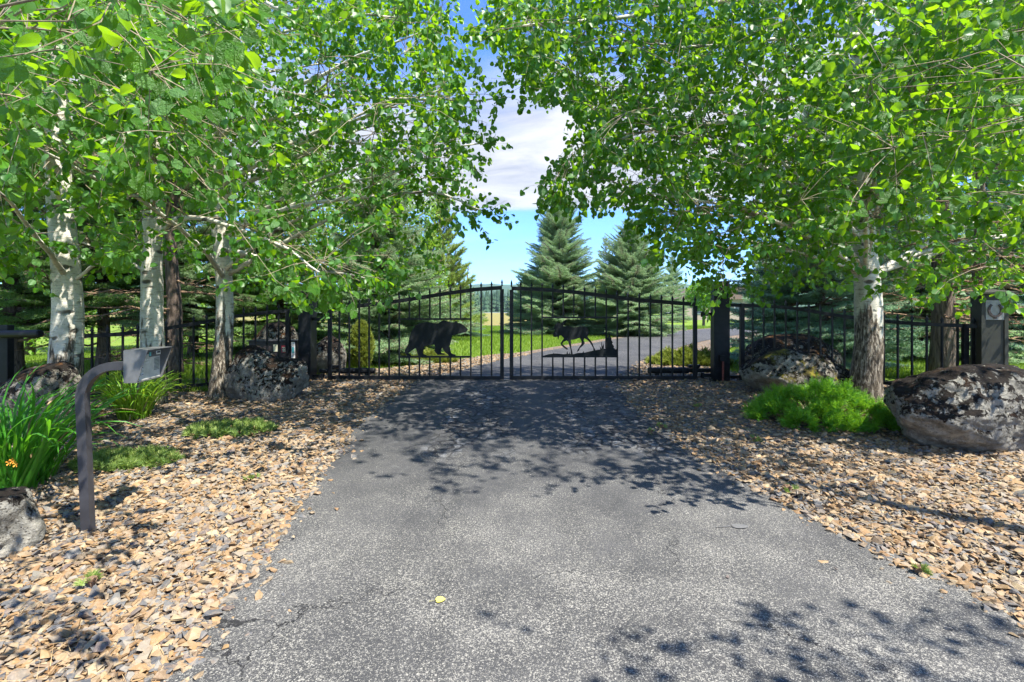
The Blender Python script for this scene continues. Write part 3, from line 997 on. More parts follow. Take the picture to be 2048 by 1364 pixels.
# ------------------------------------------------------------------ fences
def fence(label, line, top, nstart, npick, pitch, posts):
    """line: (x,y) plan points; top: rail heights at the same points"""
    pts = catmull([(a[0], a[1], t) for a, t in zip(line, top)], 200)
    dist = np.concatenate([[0], np.cumsum(np.linalg.norm(np.diff(pts[:, :2], axis=0), axis=1))])
    at = lambda s: np.array([np.interp(s, dist, pts[:, k]) for k in range(3)])
    p0 = at(0)
    f = empty('metal_fence', (p0[0], p0[1], float(gz(p0[1]))), label, 'fence', 'black picket fences beside the gate')
    ss = np.linspace(0, dist[-1], 36)
    MB().tube([at(s) for s in ss], 1, square=(0.026, 0.020)).build('top_rail', M['black'], f)
    MB().tube([(at(s)[0], at(s)[1], float(gz(at(s)[1])) + 0.07) for s in ss], 1, square=(0.024, 0.018)).build('bottom_rail', M['black'], f)
    s = nstart
    while s < dist[-1] - 0.03:
        q = at(s)
        z0 = float(gz(q[1])) + 0.06
        if min(abs(s - k) for k in posts) > 0.06:
            link('picket', picket_mesh('picket', q[2] + 0.06 - z0, 0.0115), f, (q[0], q[1], z0))
        s += pitch
    for k in posts:
        q = at(k)
        z0 = float(gz(q[1])) - 0.03
        MB().box((q[0], q[1], (z0 + q[2] + 0.03) / 2), (0.068, 0.055, q[2] + 0.03 - z0)).build('fence_post', M['black'], f)
    return f


def fl(u, v, y):
    q = P(u, v, y)
    return (q.x, q.y), q.z


LF = [fl(596, 620, 8.28), fl(570, 622, 8.15), fl(495, 629, 7.95), fl(416, 643, 7.62), fl(330, 657, 7.3), fl(252, 667, 7.05), fl(160, 673, 6.8)]
fence('left black picket fence passing behind the white trunks', [a for a, _ in LF], [b for _, b in LF], 0.30, 17, 0.168, (0.16, 2.98))
RF = [fl(1460, 610, 8.25), fl(1525, 612, 8.2), fl(1588, 617, 8.12), fl(1689, 633, 7.95), fl(1765, 642, 7.72), fl(1855, 648.5, 7.35), fl(1960, 653, 7.0)]
fence('right black picket fence running to the horseshoe pillar', [a for a, _ in RF], [b for _, b in RF], 0.36, 17, 0.170, (0.19, 3.16))

# dark pipe rail at the far left
a, b = P(-160, 672, 6.35), P(80, 667, 6.1)
zg = float(gz(6.2))
g = empty('pipe_rail', (P(2, 0, 6.2).x, 6.2, zg), 'dark pipe rail on a stout post at the far left', 'rail')
MB().tube([a, b, b + (b - a).normalized() * 0.012], [0.048, 0.048, 0.038], 14).build('rail', M['black'], g, smooth=False)
q = P(2, 650, 6.22)
MB().box((q.x, 6.27, (q.z + zg) / 2), (0.15, 0.09, q.z - zg), bev=0.01).build('post', M['black'], g)


# ------------------------------------------------------------------ horseshoe pillar
def zrot(a):
    return Matrix.Rotation(a, 3, 'Z')


pc = P(1984, 700, 6.95)
zg = float(gz(6.9)) - 0.05
RZ = zrot(R(-17))
g = empty('stone_pillar' if False else 'entry_pillar', (pc.x, 7.0, zg), 'olive painted pillar with a horseshoe plaque, ending the right fence', 'pillar')
ztop = P(1984, 588, 6.95).z
MB().box((pc.x, 7.0, (zg + ztop) / 2), (0.30, 0.26, ztop - zg), RZ, bev=0.008).build('shaft', M['olive'], g)
cap = MB()
e = 0.40
for (hx, hy, z0) in ((0.235, 0.205, ztop + 0.0),):
    vs = [RZ @ Vector((sx_ * hx, sy_ * hy, 0)) + Vector((pc.x, 7.0, z0)) for sx_, sy_ in ((-1, -1), (1, -1), (1, 1), (-1, 1))]
    vs += [q + Vector((0, 0, 0.022)) for q in vs] + [Vector((pc.x, 7.0, z0 + 0.075))]
    cap.add(vs, [(3, 2, 1, 0), (0, 1, 5, 4), (1, 2, 6, 5), (2, 3, 7, 6), (3, 0, 4, 7), (4, 5, 8), (5, 6, 8), (6, 7, 8), (7, 4, 8)])
cap.build('pillar_cap', M['olive'], g)
ex, en = RZ @ Vector((1, 0, 0)), RZ @ Vector((0, -1, 0))
face = Vector((pc.x, 7.0, 0)) + en * 0.13
zc_ = P(1992, 620, 6.85).z
for sx_ in (-1, 1):
    MB().box(face + ex * (sx_ * 0.128) + en * 0.006 + Vector((0, 0, (zg + ztop) / 2)), (0.044, 0.016, ztop - zg), RZ).build('corner_trim', M['olive'], g)
MB().box(face + en * 0.006 + Vector((0, 0, zc_)), (0.205, 0.014, 0.27), RZ, bev=0.003).build('plaque', M['plate'], g)
pts = []
for i in range(21):
    a = R(-232 + 284 * i / 20) if False else R(125 + 290 * i / 20)
    pts.append(face + en * 0.022 + ex * (math.cos(a) * 0.070) + Vector((0, 0, zc_ + math.sin(a) * 0.088 + 0.0)))
MB().tube(pts, 1, square=(0.013, 0.007)).build('horseshoe', M['shoe'], g)
MB().box(face + en * 0.02 + Vector((0, 0, zc_ - 0.105)), (0.03, 0.012, 0.03), RZ).build('hook', M['shoe'], g)

# ------------------------------------------------------------------ keypad pedestal
nf = Vector((0.98, 0.19, 0)).normalized()
tw = Vector((-nf.y, nf.x, 0))
base = Vector((-2.752, 3.25, -0.02 + float(gz(3.25))))
ped = empty('keypad_pedestal', base, 'grey gooseneck pedestal carrying the gate keypad', 'keypad pedestal')
zt = 1.100
top0 = Vector((base.x - 0.040, base.y, 0.90))
pp = [base, base + (top0 - base) * 0.5]
for i in range(0, 10):
    a = R(90 * i / 9)
    pp.append(top0 + nf * (0.19 * (1 - math.cos(a))) + Vector((0, 0, (zt - 0.90) * math.sin(a))))
pp.append(pp[-1] + nf * 0.10)
MB().tube(pp, 1, square=(0.027, 0.029), up=nf).build('gooseneck_post', M['graypaint'], ped)
end = pp[-1]
c0 = Vector((end.x, end.y, 0)) - tw * 0.10           # back, left, bottom
hz0, hz1, wd, dT, dB = 1.000, 1.205, 0.33, 0.135, 0.075
hood = MB()
th = 0.004


def slab(quad, n, t_=0.004):
    q = [Vector(a) for a in quad]
    r_ = [a + Vector(n) * t_ for a in q]
    hood.add(q + r_, [(3, 2, 1, 0), (4, 5, 6, 7)] + [(i, (i + 1) % 4, (i + 1) % 4 + 4, i + 4) for i in range(4)])


Z = Vector((0, 0, 1))
for s_, nn in ((0.0, tw), (wd, -tw)):
    o_ = c0 + tw * s_
    slab([o_ + Z * hz0, o_ + nf * dB + Z * hz0, o_ + nf * dT + Z * hz1, o_ + Z * hz1], nn)
slab([c0 + Z * hz1, c0 + nf * dT + Z * hz1, c0 + tw * wd + nf * dT + Z * hz1, c0 + tw * wd + Z * hz1], Z)
slab([c0 + Z * hz0, c0 + nf * dB + Z * hz0, c0 + tw * wd + nf * dB + Z * hz0, c0 + tw * wd + Z * hz0], -Z)
slab([c0 + Z * hz0, c0 + tw * wd + Z * hz0, c0 + tw * wd + Z * hz1, c0 + Z * hz1], -nf)
hood.build('hood', M['hood'], ped)
RK = Matrix((tw, -nf, Z)).transposed()               # local x along the plate, -y outward, z up
fo = c0 + nf * 0.058


def kp(a, z, off=0.0):
    return fo + tw * a + Z * (hz0 + z) + nf * off


faceplate = MB().box(kp(wd / 2, 0.10), (wd - 0.012, 0.006, 0.195), RK).build('faceplate', M['steel'], ped)
MB().box(kp(0.165, 0.170, 0.006), (wd - 0.02, 0.006, 0.044), RK).build('display_strip', M['hood'], faceplate)
MB().box(kp(0.09, 0.158, 0.010), (0.13, 0.004, 0.022), RK).build('display_window', M['steel'], faceplate)
MB().box(kp(0.175, 0.168, 0.011), (0.018, 0.004, 0.026), RK).build('round_badge', M['teal'], faceplate)
lb = MB()
lb.box(kp(0.285, 0.172, 0.011), (0.055, 0.003, 0.026), RK)
lb.build('maker_label', M['print'], faceplate)
lg = MB()
for i, (dx, wx) in enumerate(((0.268, 0.010), (0.282, 0.012), (0.297, 0.010))):
    lg.box(kp(dx, 0.175, 0.0135), (wx, 0.002, 0.012), RK)
lg.build('label_lettering', M['keydark'], faceplate)
MB().tube([kp(0.222, 0.172, 0.009), kp(0.222, 0.172, 0.013)], 0.004, 8).build('camera_hole', M['keydark'], faceplate)
keyb = MB().box(kp(0.050, 0.086, 0.004), (0.080, 0.004, 0.112), RK).build('keypad_panel', M['steel'], faceplate)
bme = None
for r_ in range(5):
    for c_ in range(3):
        k_ = MB().box(kp(0.024 + 0.026 * c_, 0.130 - 0.022 * r_, 0.009), (0.018, 0.006, 0.014), RK)
        k_.build('key', M['key'], keyb)
dots = MB()
for r_ in range(5):
    for c_ in range(3):
        dots.box(kp(0.024 + 0.026 * c_, 0.130 - 0.022 * r_, 0.0135), (0.006, 0.002, 0.008), RK)
dots.build('key_digits', M['keydark'], faceplate)
sl = MB()
for r_ in range(9):
    sl.box(kp(0.275, 0.132 - 0.0095 * r_, 0.0042), (0.062, 0.0025, 0.0028), RK)
sl.build('speaker_slots', M['keydark'], faceplate)


def text(body, size, parent, m, loc, rot, name):
    cu = bpy.data.curves.new(name, 'FONT')
    cu.body = body
    cu.size = size
    cu.extrude = 0.0006
    cu.align_x = 'CENTER'
    o = bpy.data.objects.new(name, cu)
    COL.objects.link(o)
    o.data.materials.append(m)
    dg = bpy.context.evaluated_depsgraph_get()
    me = bpy.data.meshes.new_from_object(o.evaluated_get(dg))
    bpy.data.objects.remove(o)
    me.name = name
    q = link(name, me, parent, loc)
    q.rotation_euler = rot.to_euler()
    return q


RT = Matrix((tw, Z, nf)).transposed()
text('Push Button', 0.016, faceplate, M['print'], kp(0.150, 0.128, 0.0042), RT, 'plate_lettering')
text('to Call', 0.016, faceplate, M['print'], kp(0.150, 0.108, 0.0042), RT, 'plate_lettering')


# ------------------------------------------------------------------ control box behind the left fence
g = empty('control_cabinet', P(543, 720, 9.1), 'low dark control cabinet with stickers behind the left fence', 'cabinet')
a, b = P(497, 716, 9.1), P(592, 683, 9.1)
zb_ = float(gz(9.1)) - 0.05
MB().box(((a.x + b.x) / 2, 9.25, (zb_ + b.z) / 2), (b.x - a.x, 0.3, b.z - zb_), bev=0.01).build('body', M['boxdark'], g)
MB().box(((a.x + b.x) / 2, 9.25, b.z + 0.012), (b.x - a.x + 0.05, 0.36, 0.024), bev=0.005).build('lid', M['graypaint'], g)
MB().box(P(551, 696, 9.095), (0.075, 0.006, 0.13)).build('cream_sticker', M['cream'], g)
rs = MB().box(P(568.5, 698, 9.095), (0.10, 0.006, 0.13)).build('red_sticker', M['redst'], g)
MB().box(P(568.5, 699, 9.09), (0.075, 0.005, 0.085)).build('sticker_panel', M['cream'], rs)
dd = MB()
for i in range(2):
    for j in range(3):
        dd.box(P(565 + 3.5 * j, 697 + 5 * i, 9.086), (0.014, 0.003, 0.02))
dd.build('sticker_print', M['keydark'], rs)
a, b = P(586.5, 720, 8.95), P(586.5, 684, 8.95)
mk = empty('marker_post', (a.x, 8.95, float(gz(8.95))), 'narrow white and blue marker post beside the dark cabinet', 'marker post')
MB().box((a.x, 8.95, (float(gz(8.95)) - .05 + b.z) / 2), (0.055, 0.02, b.z - float(gz(8.95)) + .05)).build('stake', M['white'], mk)
MB().box((a.x, 8.938, b.z - 0.14), (0.04, 0.004, 0.10)).build('blue_print', M['teal'], mk)


# ------------------------------------------------------------------ boulders
def boulder(label, c, dims, m, seed, sub=5, yaw=0.0, profile=None, planes=16, group='mossy boulders set in the stone beds', under=0.0):
    """c: centre at ground level; dims: half sizes (x, y) and height above ground"""
    r = random.Random(seed)
    bm = bmesh.new()
    bmesh.ops.create_icosphere(bm, subdivisions=sub, radius=1)
    pl_ = []
    for _ in range(planes):
        nv = Vector((r.gauss(0, 1), r.gauss(0, 1), r.gauss(0, 0.8))).normalized()
        pl_.append((nv, r.uniform(0.64, 0.96)))
    Rz = Matrix.Rotation(yaw, 3, 'Z')
    off = Vector((seed * 3.1, seed * 1.7, 0))
    for q in bm.verts:
        dv = q.co.normalized()
        e = 0.0
        for nv, h in pl_:
            k = dv.dot(nv)
            if k > 0.05:
                e += (k / h) ** 22
        e += 1.0
        rad = e ** (-1 / 22.0)
        rad *= 1 + 0.10 * noise.noise(dv * 1.6 + off) + 0.055 * noise.noise(dv * 4.0 + off) + 0.036 * noise.noise(dv * 9 + off) + 0.020 * noise.noise(dv * 21 + off) - 0.05 * max(0.0, noise.noise(dv * 3.1 + off * 2) - 0.25)
        p = dv * rad
        if under and p.z < 0.1:
            p.x *= 1 - under * min(1, (0.1 - p.z) * 1.3)
            p.y *= 1 - under * min(1, (0.1 - p.z) * 1.3)
        zs = dims[2] * (profile(p.x) if profile and p.z > -0.2 else 1.0)
        q.co = Rz @ Vector((p.x * dims[0], p.y * dims[1], p.z * zs * 0.62 + 0.38 * dims[2]))
    b = MB()
    b.bm(bm)
    z0 = float(gz(c[1])) - 0.02
    b.v = [(q[0] + c[0], q[1] + c[1], q[2] + z0) for q in b.v]
    o = b.build('boulder', m, loc=(c[0], c[1], z0), smooth=True)
    return tag(o, label, 'boulder', group)


def ctr(u, Y):
    return ((u - 1024) / F * Y, Y)


boulder('large flat-topped boulder with dark moss at the right edge', (4.66, 5.15), (1.06, 0.72, 0.83), M['boulder_a'], 3, 6, R(12), under=0.26)
boulder('two-humped lichen boulder at the foot of the third white trunk', ctr(538, 7.15), (0.80, 0.46, 0.75), M['boulder_a'], 11, 5, R(-4),
        profile=lambda x: 1.10 - 0.52 * (1 / (1 + math.exp(-(x + 0.05) * 9))) + 0.16 * math.exp(-((x - 0.6) / 0.25) ** 2))
boulder('wide brown-mossed boulder behind the big daylily clump', ctr(70, 5.25), (0.66, 0.50, 0.86), M['boulder_b'], 6, 5, R(5))
boulder('pale boulder cut off by the bottom left of the photo', (-3.20, 2.98), (0.34, 0.34, 0.46), M['boulder_a'], 9, 5, R(30))
boulder('grey boulder in front of the right picket fence, behind the juniper', ctr(1590, 7.35), (0.84, 0.55, 0.68), M['boulder_c'], 14, 5, R(-6))
boulder('orange-mossed boulder seen through the right picket fence', ctr(1576, 9.0), (0.98, 0.60, 0.76), M['boulder_b'], 17, 5, R(8))
boulder('brown rounded boulder just behind the left gate post', ctr(652, 9.4), (0.37, 0.36, 0.74), M['boulder_b'], 21, 4, R(15))
boulder('leaf-strewn rock mound behind the dark cabinet', ctr(556, 10.0), (0.50, 0.5, 0.98), M['boulder_b'], 23, 4, 0)

# ------------------------------------------------------------------ conifers
def needles(segs, r, spacing, ln, wd, spread, up):
    """thin needle faces along line segments"""
    A, D = [], []
    for a, b in segs:
        a, b = np.array(a), np.array(b)
        L = np.linalg.norm(b - a)
        k = max(2, int(L / spacing))
        t = r.uniform(0, 1, k)
        A.append(a + (b - a) * t[:, None])
        D.append(np.tile((b - a) / max(L, 1e-6), (k, 1)))
    A, D = np.concatenate(A), np.concatenate(D)
    n = len(A)
    q = r.normal(0, 1, (n, 3))
    q[:, 2] = q[:, 2] * 0.8 + up
    yd = D * (1 - spread) + unit(q) * spread
    Mx = frames(yd, r.normal(0, 1, (n, 3)))
    tv = np.array([(-0.5 * wd, 0, 0), (0.5 * wd, 0, 0), (0, 1.0, 0)])
    return inst(tv, np.array([[0, 1, 2]]), Mx, np.column_stack([np.full(n, 1.0), r.uniform(0.7, 1.2, n) * ln, np.full(n, 1.0)]), A)


def bough(seed, kind, m):
    r = np.random.default_rng(seed)
    ax = lambda t: np.array((t, 0.05 * math.sin(t * 3 + seed), {'spruce': 0.10 * t * t - 0.10 * t, 'pine': 0.28 * t * t - 0.05 * t}[kind]))
    segs, wood = [], MB()
    N = 12
    axis = [ax(i / N) for i in range(N + 1)]
    wood.tube([Vector(a) for a in axis], [0.017 * (1 - i / (N + 1)) + 0.003 for i in range(N + 1)], 4, cap=False)
    if kind == 'spruce':
        segs += [(axis[i], axis[i + 1]) for i in range(3, N)]
        for t in np.linspace(0.14, 0.98, 19):
            for sd_ in (-1, 1):
                a = ax(t)
                L = (0.40 * (1 - t) ** 0.75 + 0.07) * r.uniform(0.75, 1.15) * (0.6 + 0.4 * min(1, t * 4))
                an = R(r.uniform(42, 62))
                dv = np.array((math.cos(an), sd_ * math.sin(an), r.uniform(-0.22, 0.06)))
                b = a + dv * L
                segs.append((a, b))
                wood.tube([Vector(a), Vector(b)], [0.005, 0.002], 3, cap=False)
                k = int(L / 0.06)
                for j in range(1, k):
                    c = a + (b - a) * j / k
                    for s2 in (-1, 1):
                        an2 = an + s2 * R(r.uniform(35, 55)) * sd_
                        l2 = L * 0.42 * (1 - j / k) + 0.03
                        d2 = np.array((math.cos(an2), sd_ * math.sin(an2), r.uniform(-0.25, 0.05)))
                        segs.append((c, c + d2 * l2))
        V, Fc = needles(segs, r, 0.0062, 0.030, 0.0078, 0.62, 0.45)
    else:
        tips = []
        for t in np.linspace(0.35, 1.0, 13):
            for sd_ in (-1, 1):
                a = ax(t)
                L = (0.34 * (1 - t) + 0.10) * r.uniform(0.7, 1.2)
                an = R(r.uniform(30, 60))
                b = a + np.array((math.cos(an), sd_ * math.sin(an), r.uniform(0.1, 0.7))) * L
                wood.tube([Vector(a), Vector(b)], [0.006, 0.003], 3, cap=False)
                tips.append((a + (b - a) * 0.45, b))
        V, Fc = needles(tips, r, 0.0016, 0.105, 0.0075, 0.60, 0.35)
    wv = np.array([tuple(q) for q in wood.v])
    wf = np.array([[f[0], f[1], f[2]] for f in wood.f] + [[f[0], f[2], f[3]] for f in wood.f])
    Va = np.concatenate([V, wv])
    Fa = np.concatenate([Fc, wf + len(V)])
    return mesh_np('bough', Va, Fa, [m, M['bark']], mat_idx=np.concatenate([np.zeros(len(Fc)), np.ones(len(wf))]))


BOUGHS = {}


def boughs(kind, mname):
    if (kind, mname) not in BOUGHS:
        BOUGHS[(kind, mname)] = [bough(s + len(mname), kind, M[mname]) for s in range(5)]
    return BOUGHS[(kind, mname)]


def trunk_mesh(base, H, r0, r1, lean=(0, 0), n=14, wob=0.03, seed=0, flare=0.25):
    pts, rad = [], []
    K = 22
    for i in range(K + 1):
        t = i / K
        pts.append(Vector((base[0] + lean[0] * t + wob * noise.noise((t * 4, seed, 0)), base[1] + lean[1] * t + wob * noise.noise((t * 4, seed, 5)), base[2] + H * t)))
        rad.append((r0 + (r1 - r0) * t ** 0.9) * (1 + flare * math.exp(-t * H / 0.22)))
    return pts, rad


def conifer(name, label, u, Y, H, Rb, nb, kind, mname, z0=0.15, tr=0.10, group='conifers beyond the fence', bare=0, bare_z=(0.5, 2.2), seed=0, lim=None, sweep=0.0, xy=None, rpow=0.75, fmin=0.0):
    r = random.Random(seed * 77 + 5)
    x, y = ((u - 1024) / F * Y, Y) if xy is None else xy
    zg = float(gz(y)) - 0.08
    t = empty(name, (x, y, zg), label, 'tree', group)
    pts, rad = trunk_mesh((x, y, zg), H, tr, 0.012, seed=seed, wob=0.06)
    MB().tube(pts, rad, 12).build('trunk', M['bark'], t, smooth=True)
    ms = boughs(kind, mname)
    k = 0
    for i in range(nb):
        f = fmin + (1 - fmin) * ((i + 0.5) / nb) ** 1.05
        z = z0 + (H * 0.985 - z0) * f
        L = Rb * max(0.0, 1 - z / H) ** rpow * (r.uniform(0.62, 1.0) if r.random() < 0.7 else r.uniform(1.0, 1.2)) + 0.10 + 0.05 * Rb
        az = i * 2.39996 + r.uniform(-0.4, 0.4)
        el = R(-10 + 58 * (z / H) ** 0.95 + r.uniform(-10, 10)) if kind == 'spruce' else R(r.uniform(-8, 22) + 25 * z / H)
        if r.random() < 0.08 or (lim and not lim(az, z)):
            continue
        o = bpy.data.objects.new('bough', ms[r.randrange(len(ms))])
        COL.objects.link(o)
        o.parent = t
        o.matrix_local = (Matrix.Translation((0.02 * math.cos(az), 0.02 * math.sin(az), z)) @ Matrix.Rotation(az, 4, 'Z') @ Matrix.Rotation(-el, 4, 'Y')
                          @ Matrix.Rotation(r.uniform(-.3, .3), 4, 'X') @ Matrix.Diagonal((L, L * r.uniform(0.75, 1.0), L, 1)))
    for i in range(bare):
        z = r.uniform(*bare_z)
        az = r.uniform(0, 6.28)
        L = r.uniform(0.9, 1.9)
        b = MB()
        n_ = 8
        dz, da = r.uniform(-0.25, 0.3), r.uniform(-0.5, 0.5)
        P_ = []
        for j in range(n_ + 1):
            s = j / n_
            a_ = az + da * s + 0.25 * noise.noise((s * 3, i, seed))
            P_.append(Vector((x + math.cos(a_) * L * s, y + math.sin(a_) * L * s, zg + z + dz * L * s - 0.15 * s * s + 0.10 * noise.noise((s * 4, i + 9, seed)))))
        b.tube(P_, [0.024 * (1 - 0.85 * j / n_) for j in range(n_ + 1)], 5)
        for j in range(2, n_):
            for _ in range(2):
                a2 = az + r.uniform(-1.3, 1.3)
                l2 = r.uniform(0.18, 0.5)
                q = P_[j]
                e = q + Vector((math.cos(a2), math.sin(a2), r.uniform(-0.4, 0.3))) * l2
                mid = (q + e) / 2 + Vector((0, 0, r.uniform(0.0, 0.06)))
                b.tube([q, mid, e], [0.007, 0.005, 0.002], 3, cap=False)
        b.build('bare_branch', M['redbark'], t)
    return t


CON = [
    # label, u, Y, H, R, n, kind, material, extra
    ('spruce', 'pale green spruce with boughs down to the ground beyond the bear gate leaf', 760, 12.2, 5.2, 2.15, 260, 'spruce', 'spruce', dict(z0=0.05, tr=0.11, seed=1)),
    ('spruce', 'dark spruce behind the left gate post and cabinet', 560, 12.6, 6.0, 1.9, 190, 'spruce', 'darkpine', dict(z0=0.2, tr=0.12, seed=2)),
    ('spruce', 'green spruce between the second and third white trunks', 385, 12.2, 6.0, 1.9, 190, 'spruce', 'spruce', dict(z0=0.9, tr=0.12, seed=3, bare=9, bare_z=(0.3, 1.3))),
    ('pine_tree', 'dark leaning pine trunk with bare lower limbs behind the second white trunk', 346, 9.1, 7.0, 1.7, 90, 'pine', 'darkpine', dict(z0=3.0, tr=0.15, seed=4, bare=14, bare_z=(0.3, 2.4))),
    ('spruce', 'dark fir between the first and second white trunks', 205, 9.9, 6.0, 1.9, 210, 'spruce', 'darkpine', dict(z0=1.25, tr=0.12, seed=5, bare=6, bare_z=(0.3, 1.2))),
    ('spruce', 'dark fir with a black trunk at the far left above the pipe rail', 25, 9.0, 6.5, 1.7, 180, 'spruce', 'darkpine', dict(z0=0.9, tr=0.17, seed=6, bare=5, bare_z=(0.4, 1.2))),
    ('pine_tree', 'yellow-green pine rising against the sky left of the gate', 880, 21.0, 6.1, 1.45, 190, 'pine', 'pine', dict(z0=0.3, tr=0.12, seed=7, rpow=0.55)),
    ('spruce', 'small blue spruce below the pine, right of the bear', 930, 24.0, 2.6, 1.15, 120, 'spruce', 'bluespruce', dict(z0=0.1, tr=0.07, seed=8)),
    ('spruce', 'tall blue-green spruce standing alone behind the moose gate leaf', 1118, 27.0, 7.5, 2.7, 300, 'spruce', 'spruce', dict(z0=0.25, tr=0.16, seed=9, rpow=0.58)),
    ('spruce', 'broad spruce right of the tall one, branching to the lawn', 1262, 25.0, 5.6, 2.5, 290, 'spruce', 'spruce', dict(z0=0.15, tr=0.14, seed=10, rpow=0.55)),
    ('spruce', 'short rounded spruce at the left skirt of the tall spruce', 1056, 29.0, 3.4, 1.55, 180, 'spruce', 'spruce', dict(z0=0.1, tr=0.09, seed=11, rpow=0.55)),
    ('pine_tree', 'small yellowish pine showing between the two spruces', 1212, 31.0, 5.9, 1.2, 110, 'pine', 'pine', dict(z0=0.6, tr=0.09, seed=12)),
    ('spruce', 'blue spruce with low sweeping boughs behind the right fence', 1640, 10.6, 6.0, 2.0, 210, 'spruce', 'bluespruce', dict(z0=0.35, tr=0.13, seed=13, bare=6, bare_z=(0.7, 2.2))),
    ('pine_tree', 'grey-barked pine with bare reddish limbs right of the white trunk', 1884, 8.7, 8.0, 1.8, 80, 'pine', 'darkpine', dict(z0=3.6, tr=0.205, seed=14, bare=26, bare_z=(0.9, 3.2))),
    ('pine_tree', 'second reddish pine trunk above the horseshoe pillar', 1958, 9.9, 8.0, 1.7, 80, 'pine', 'darkpine', dict(z0=3.8, tr=0.15, seed=15, bare=24, bare_z=(0.9, 3.4))),
    ('spruce', 'pale blue spruce behind the horseshoe pillar', 2010, 13.2, 6.0, 2.1, 230, 'spruce', 'bluespruce', dict(z0=0.1, tr=0.12, seed=16)),
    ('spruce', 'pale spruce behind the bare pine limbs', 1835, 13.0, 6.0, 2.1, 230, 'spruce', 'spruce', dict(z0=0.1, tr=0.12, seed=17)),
    ('spruce', 'dim spruce at the back right, behind the blue one', 1710, 15.5, 7.0, 2.4, 170, 'spruce', 'darkpine', dict(z0=0.2, tr=0.13, seed=21)),
    ('spruce', 'far spruce across the drive seen right of the gate post', 1530, 48.0, 7.5, 3.0, 150, 'spruce', 'bluespruce', dict(z0=0.4, tr=0.16, seed=22)),
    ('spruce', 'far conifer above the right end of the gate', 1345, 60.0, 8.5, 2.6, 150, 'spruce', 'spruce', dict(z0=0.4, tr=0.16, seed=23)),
]
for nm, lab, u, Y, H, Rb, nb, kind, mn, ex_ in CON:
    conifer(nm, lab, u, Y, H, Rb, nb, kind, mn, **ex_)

# broken snag with a rusty top, left of the sky gap
x, y = ctr(936, 30)
g = empty('dead_snag', (x, y, float(gz(y)) - .05), 'thin half-dead tree with a rusty brown tip beside the pine', 'tree')
MB().tube([(x, y, .2), (x + .03, y, 2.0), (x - .04, y, 3.7), (x + .05, y, 4.4)], [.07, .06, .04, .01], 8).build('trunk', M['redbark'], g)
b = MB()
r = random.Random(4)
for i in range(22):
    z = r.uniform(1.6, 4.3)
    a = r.uniform(0, 6.28)
    L = r.uniform(.25, .7) * (1.25 - z / 5)
    q = Vector((x, y, z))
    e = q + Vector((math.cos(a), math.sin(a), r.uniform(-.2, .5))) * L
    b.tube([q, e], [.02, .006], 3, cap=False)
b.build('bare_branch', M['redbark'], g)

# far forest on the valley floor
n = 900
xx = rng.uniform(-260, 260, n)
yy = rng.uniform(455, 640, n)
hh = rng.uniform(12, 22, n) + (yy - 455) * 0.055
cone = MB()
for k in range(5):
    z0_, z1_ = 0.10 + k * 0.17, 0.34 + k * 0.17
    rr = 0.155 * (1 - k * 0.185)
    cone.add([(rr * math.cos(a), rr * math.sin(a), z0_ + 0.02 * math.sin(a * 3)) for a in np.linspace(0, 2 * math.pi, 9)[:-1]] + [(0, 0, z1_)],
             [(i, (i + 1) % 8, 8) for i in range(8)])
tv = np.array(cone.v)
tf = np.array(cone.f)
v_, f_ = inst(tv, tf, np.tile(np.eye(3), (n, 1, 1)), hh, np.column_stack([xx, yy, np.full(n, 0.5)]))
tag(link('forest', mesh_np('forest', v_, f_, [M['hill']])), 'far conifer forest on the valley floor below the hills', kind='stuff')


# ------------------------------------------------------------------ low plants
def spray(seed, n=16, w=0.5):
    """a feathery flat twig: leaflets both sides of a short stem"""
    r = np.random.default_rng(seed)
    t = np.repeat(np.linspace(0.1, 1.0, n), 2)
    sd_ = np.tile((-1, 1), n)
    a = np.column_stack([np.zeros(2 * n), t, 0.12 * t * t])
    L = w * (1.05 - t) + 0.10
    an = np.radians(r.uniform(35, 60, 2 * n))
    yd = np.column_stack([sd_ * np.sin(an), np.cos(an), r.normal(0.1, .25, 2 * n)])
    Mx = frames(yd, np.tile((0, 0, 1.0), (2 * n, 1)) + r.normal(0, .5, (2 * n, 3)))
    tv = np.array([(-0.10, 0, 0), (0.10, 0, 0), (0.07, 0.6, 0.05), (0, 1, 0)])
    return inst(tv, np.array([[0, 1, 2], [0, 2, 3]]), Mx, L, a)


SPR = [spray(s) for s in range(4)]
SPRF = [spray(s + 9, 9, 0.9) for s in range(3)]


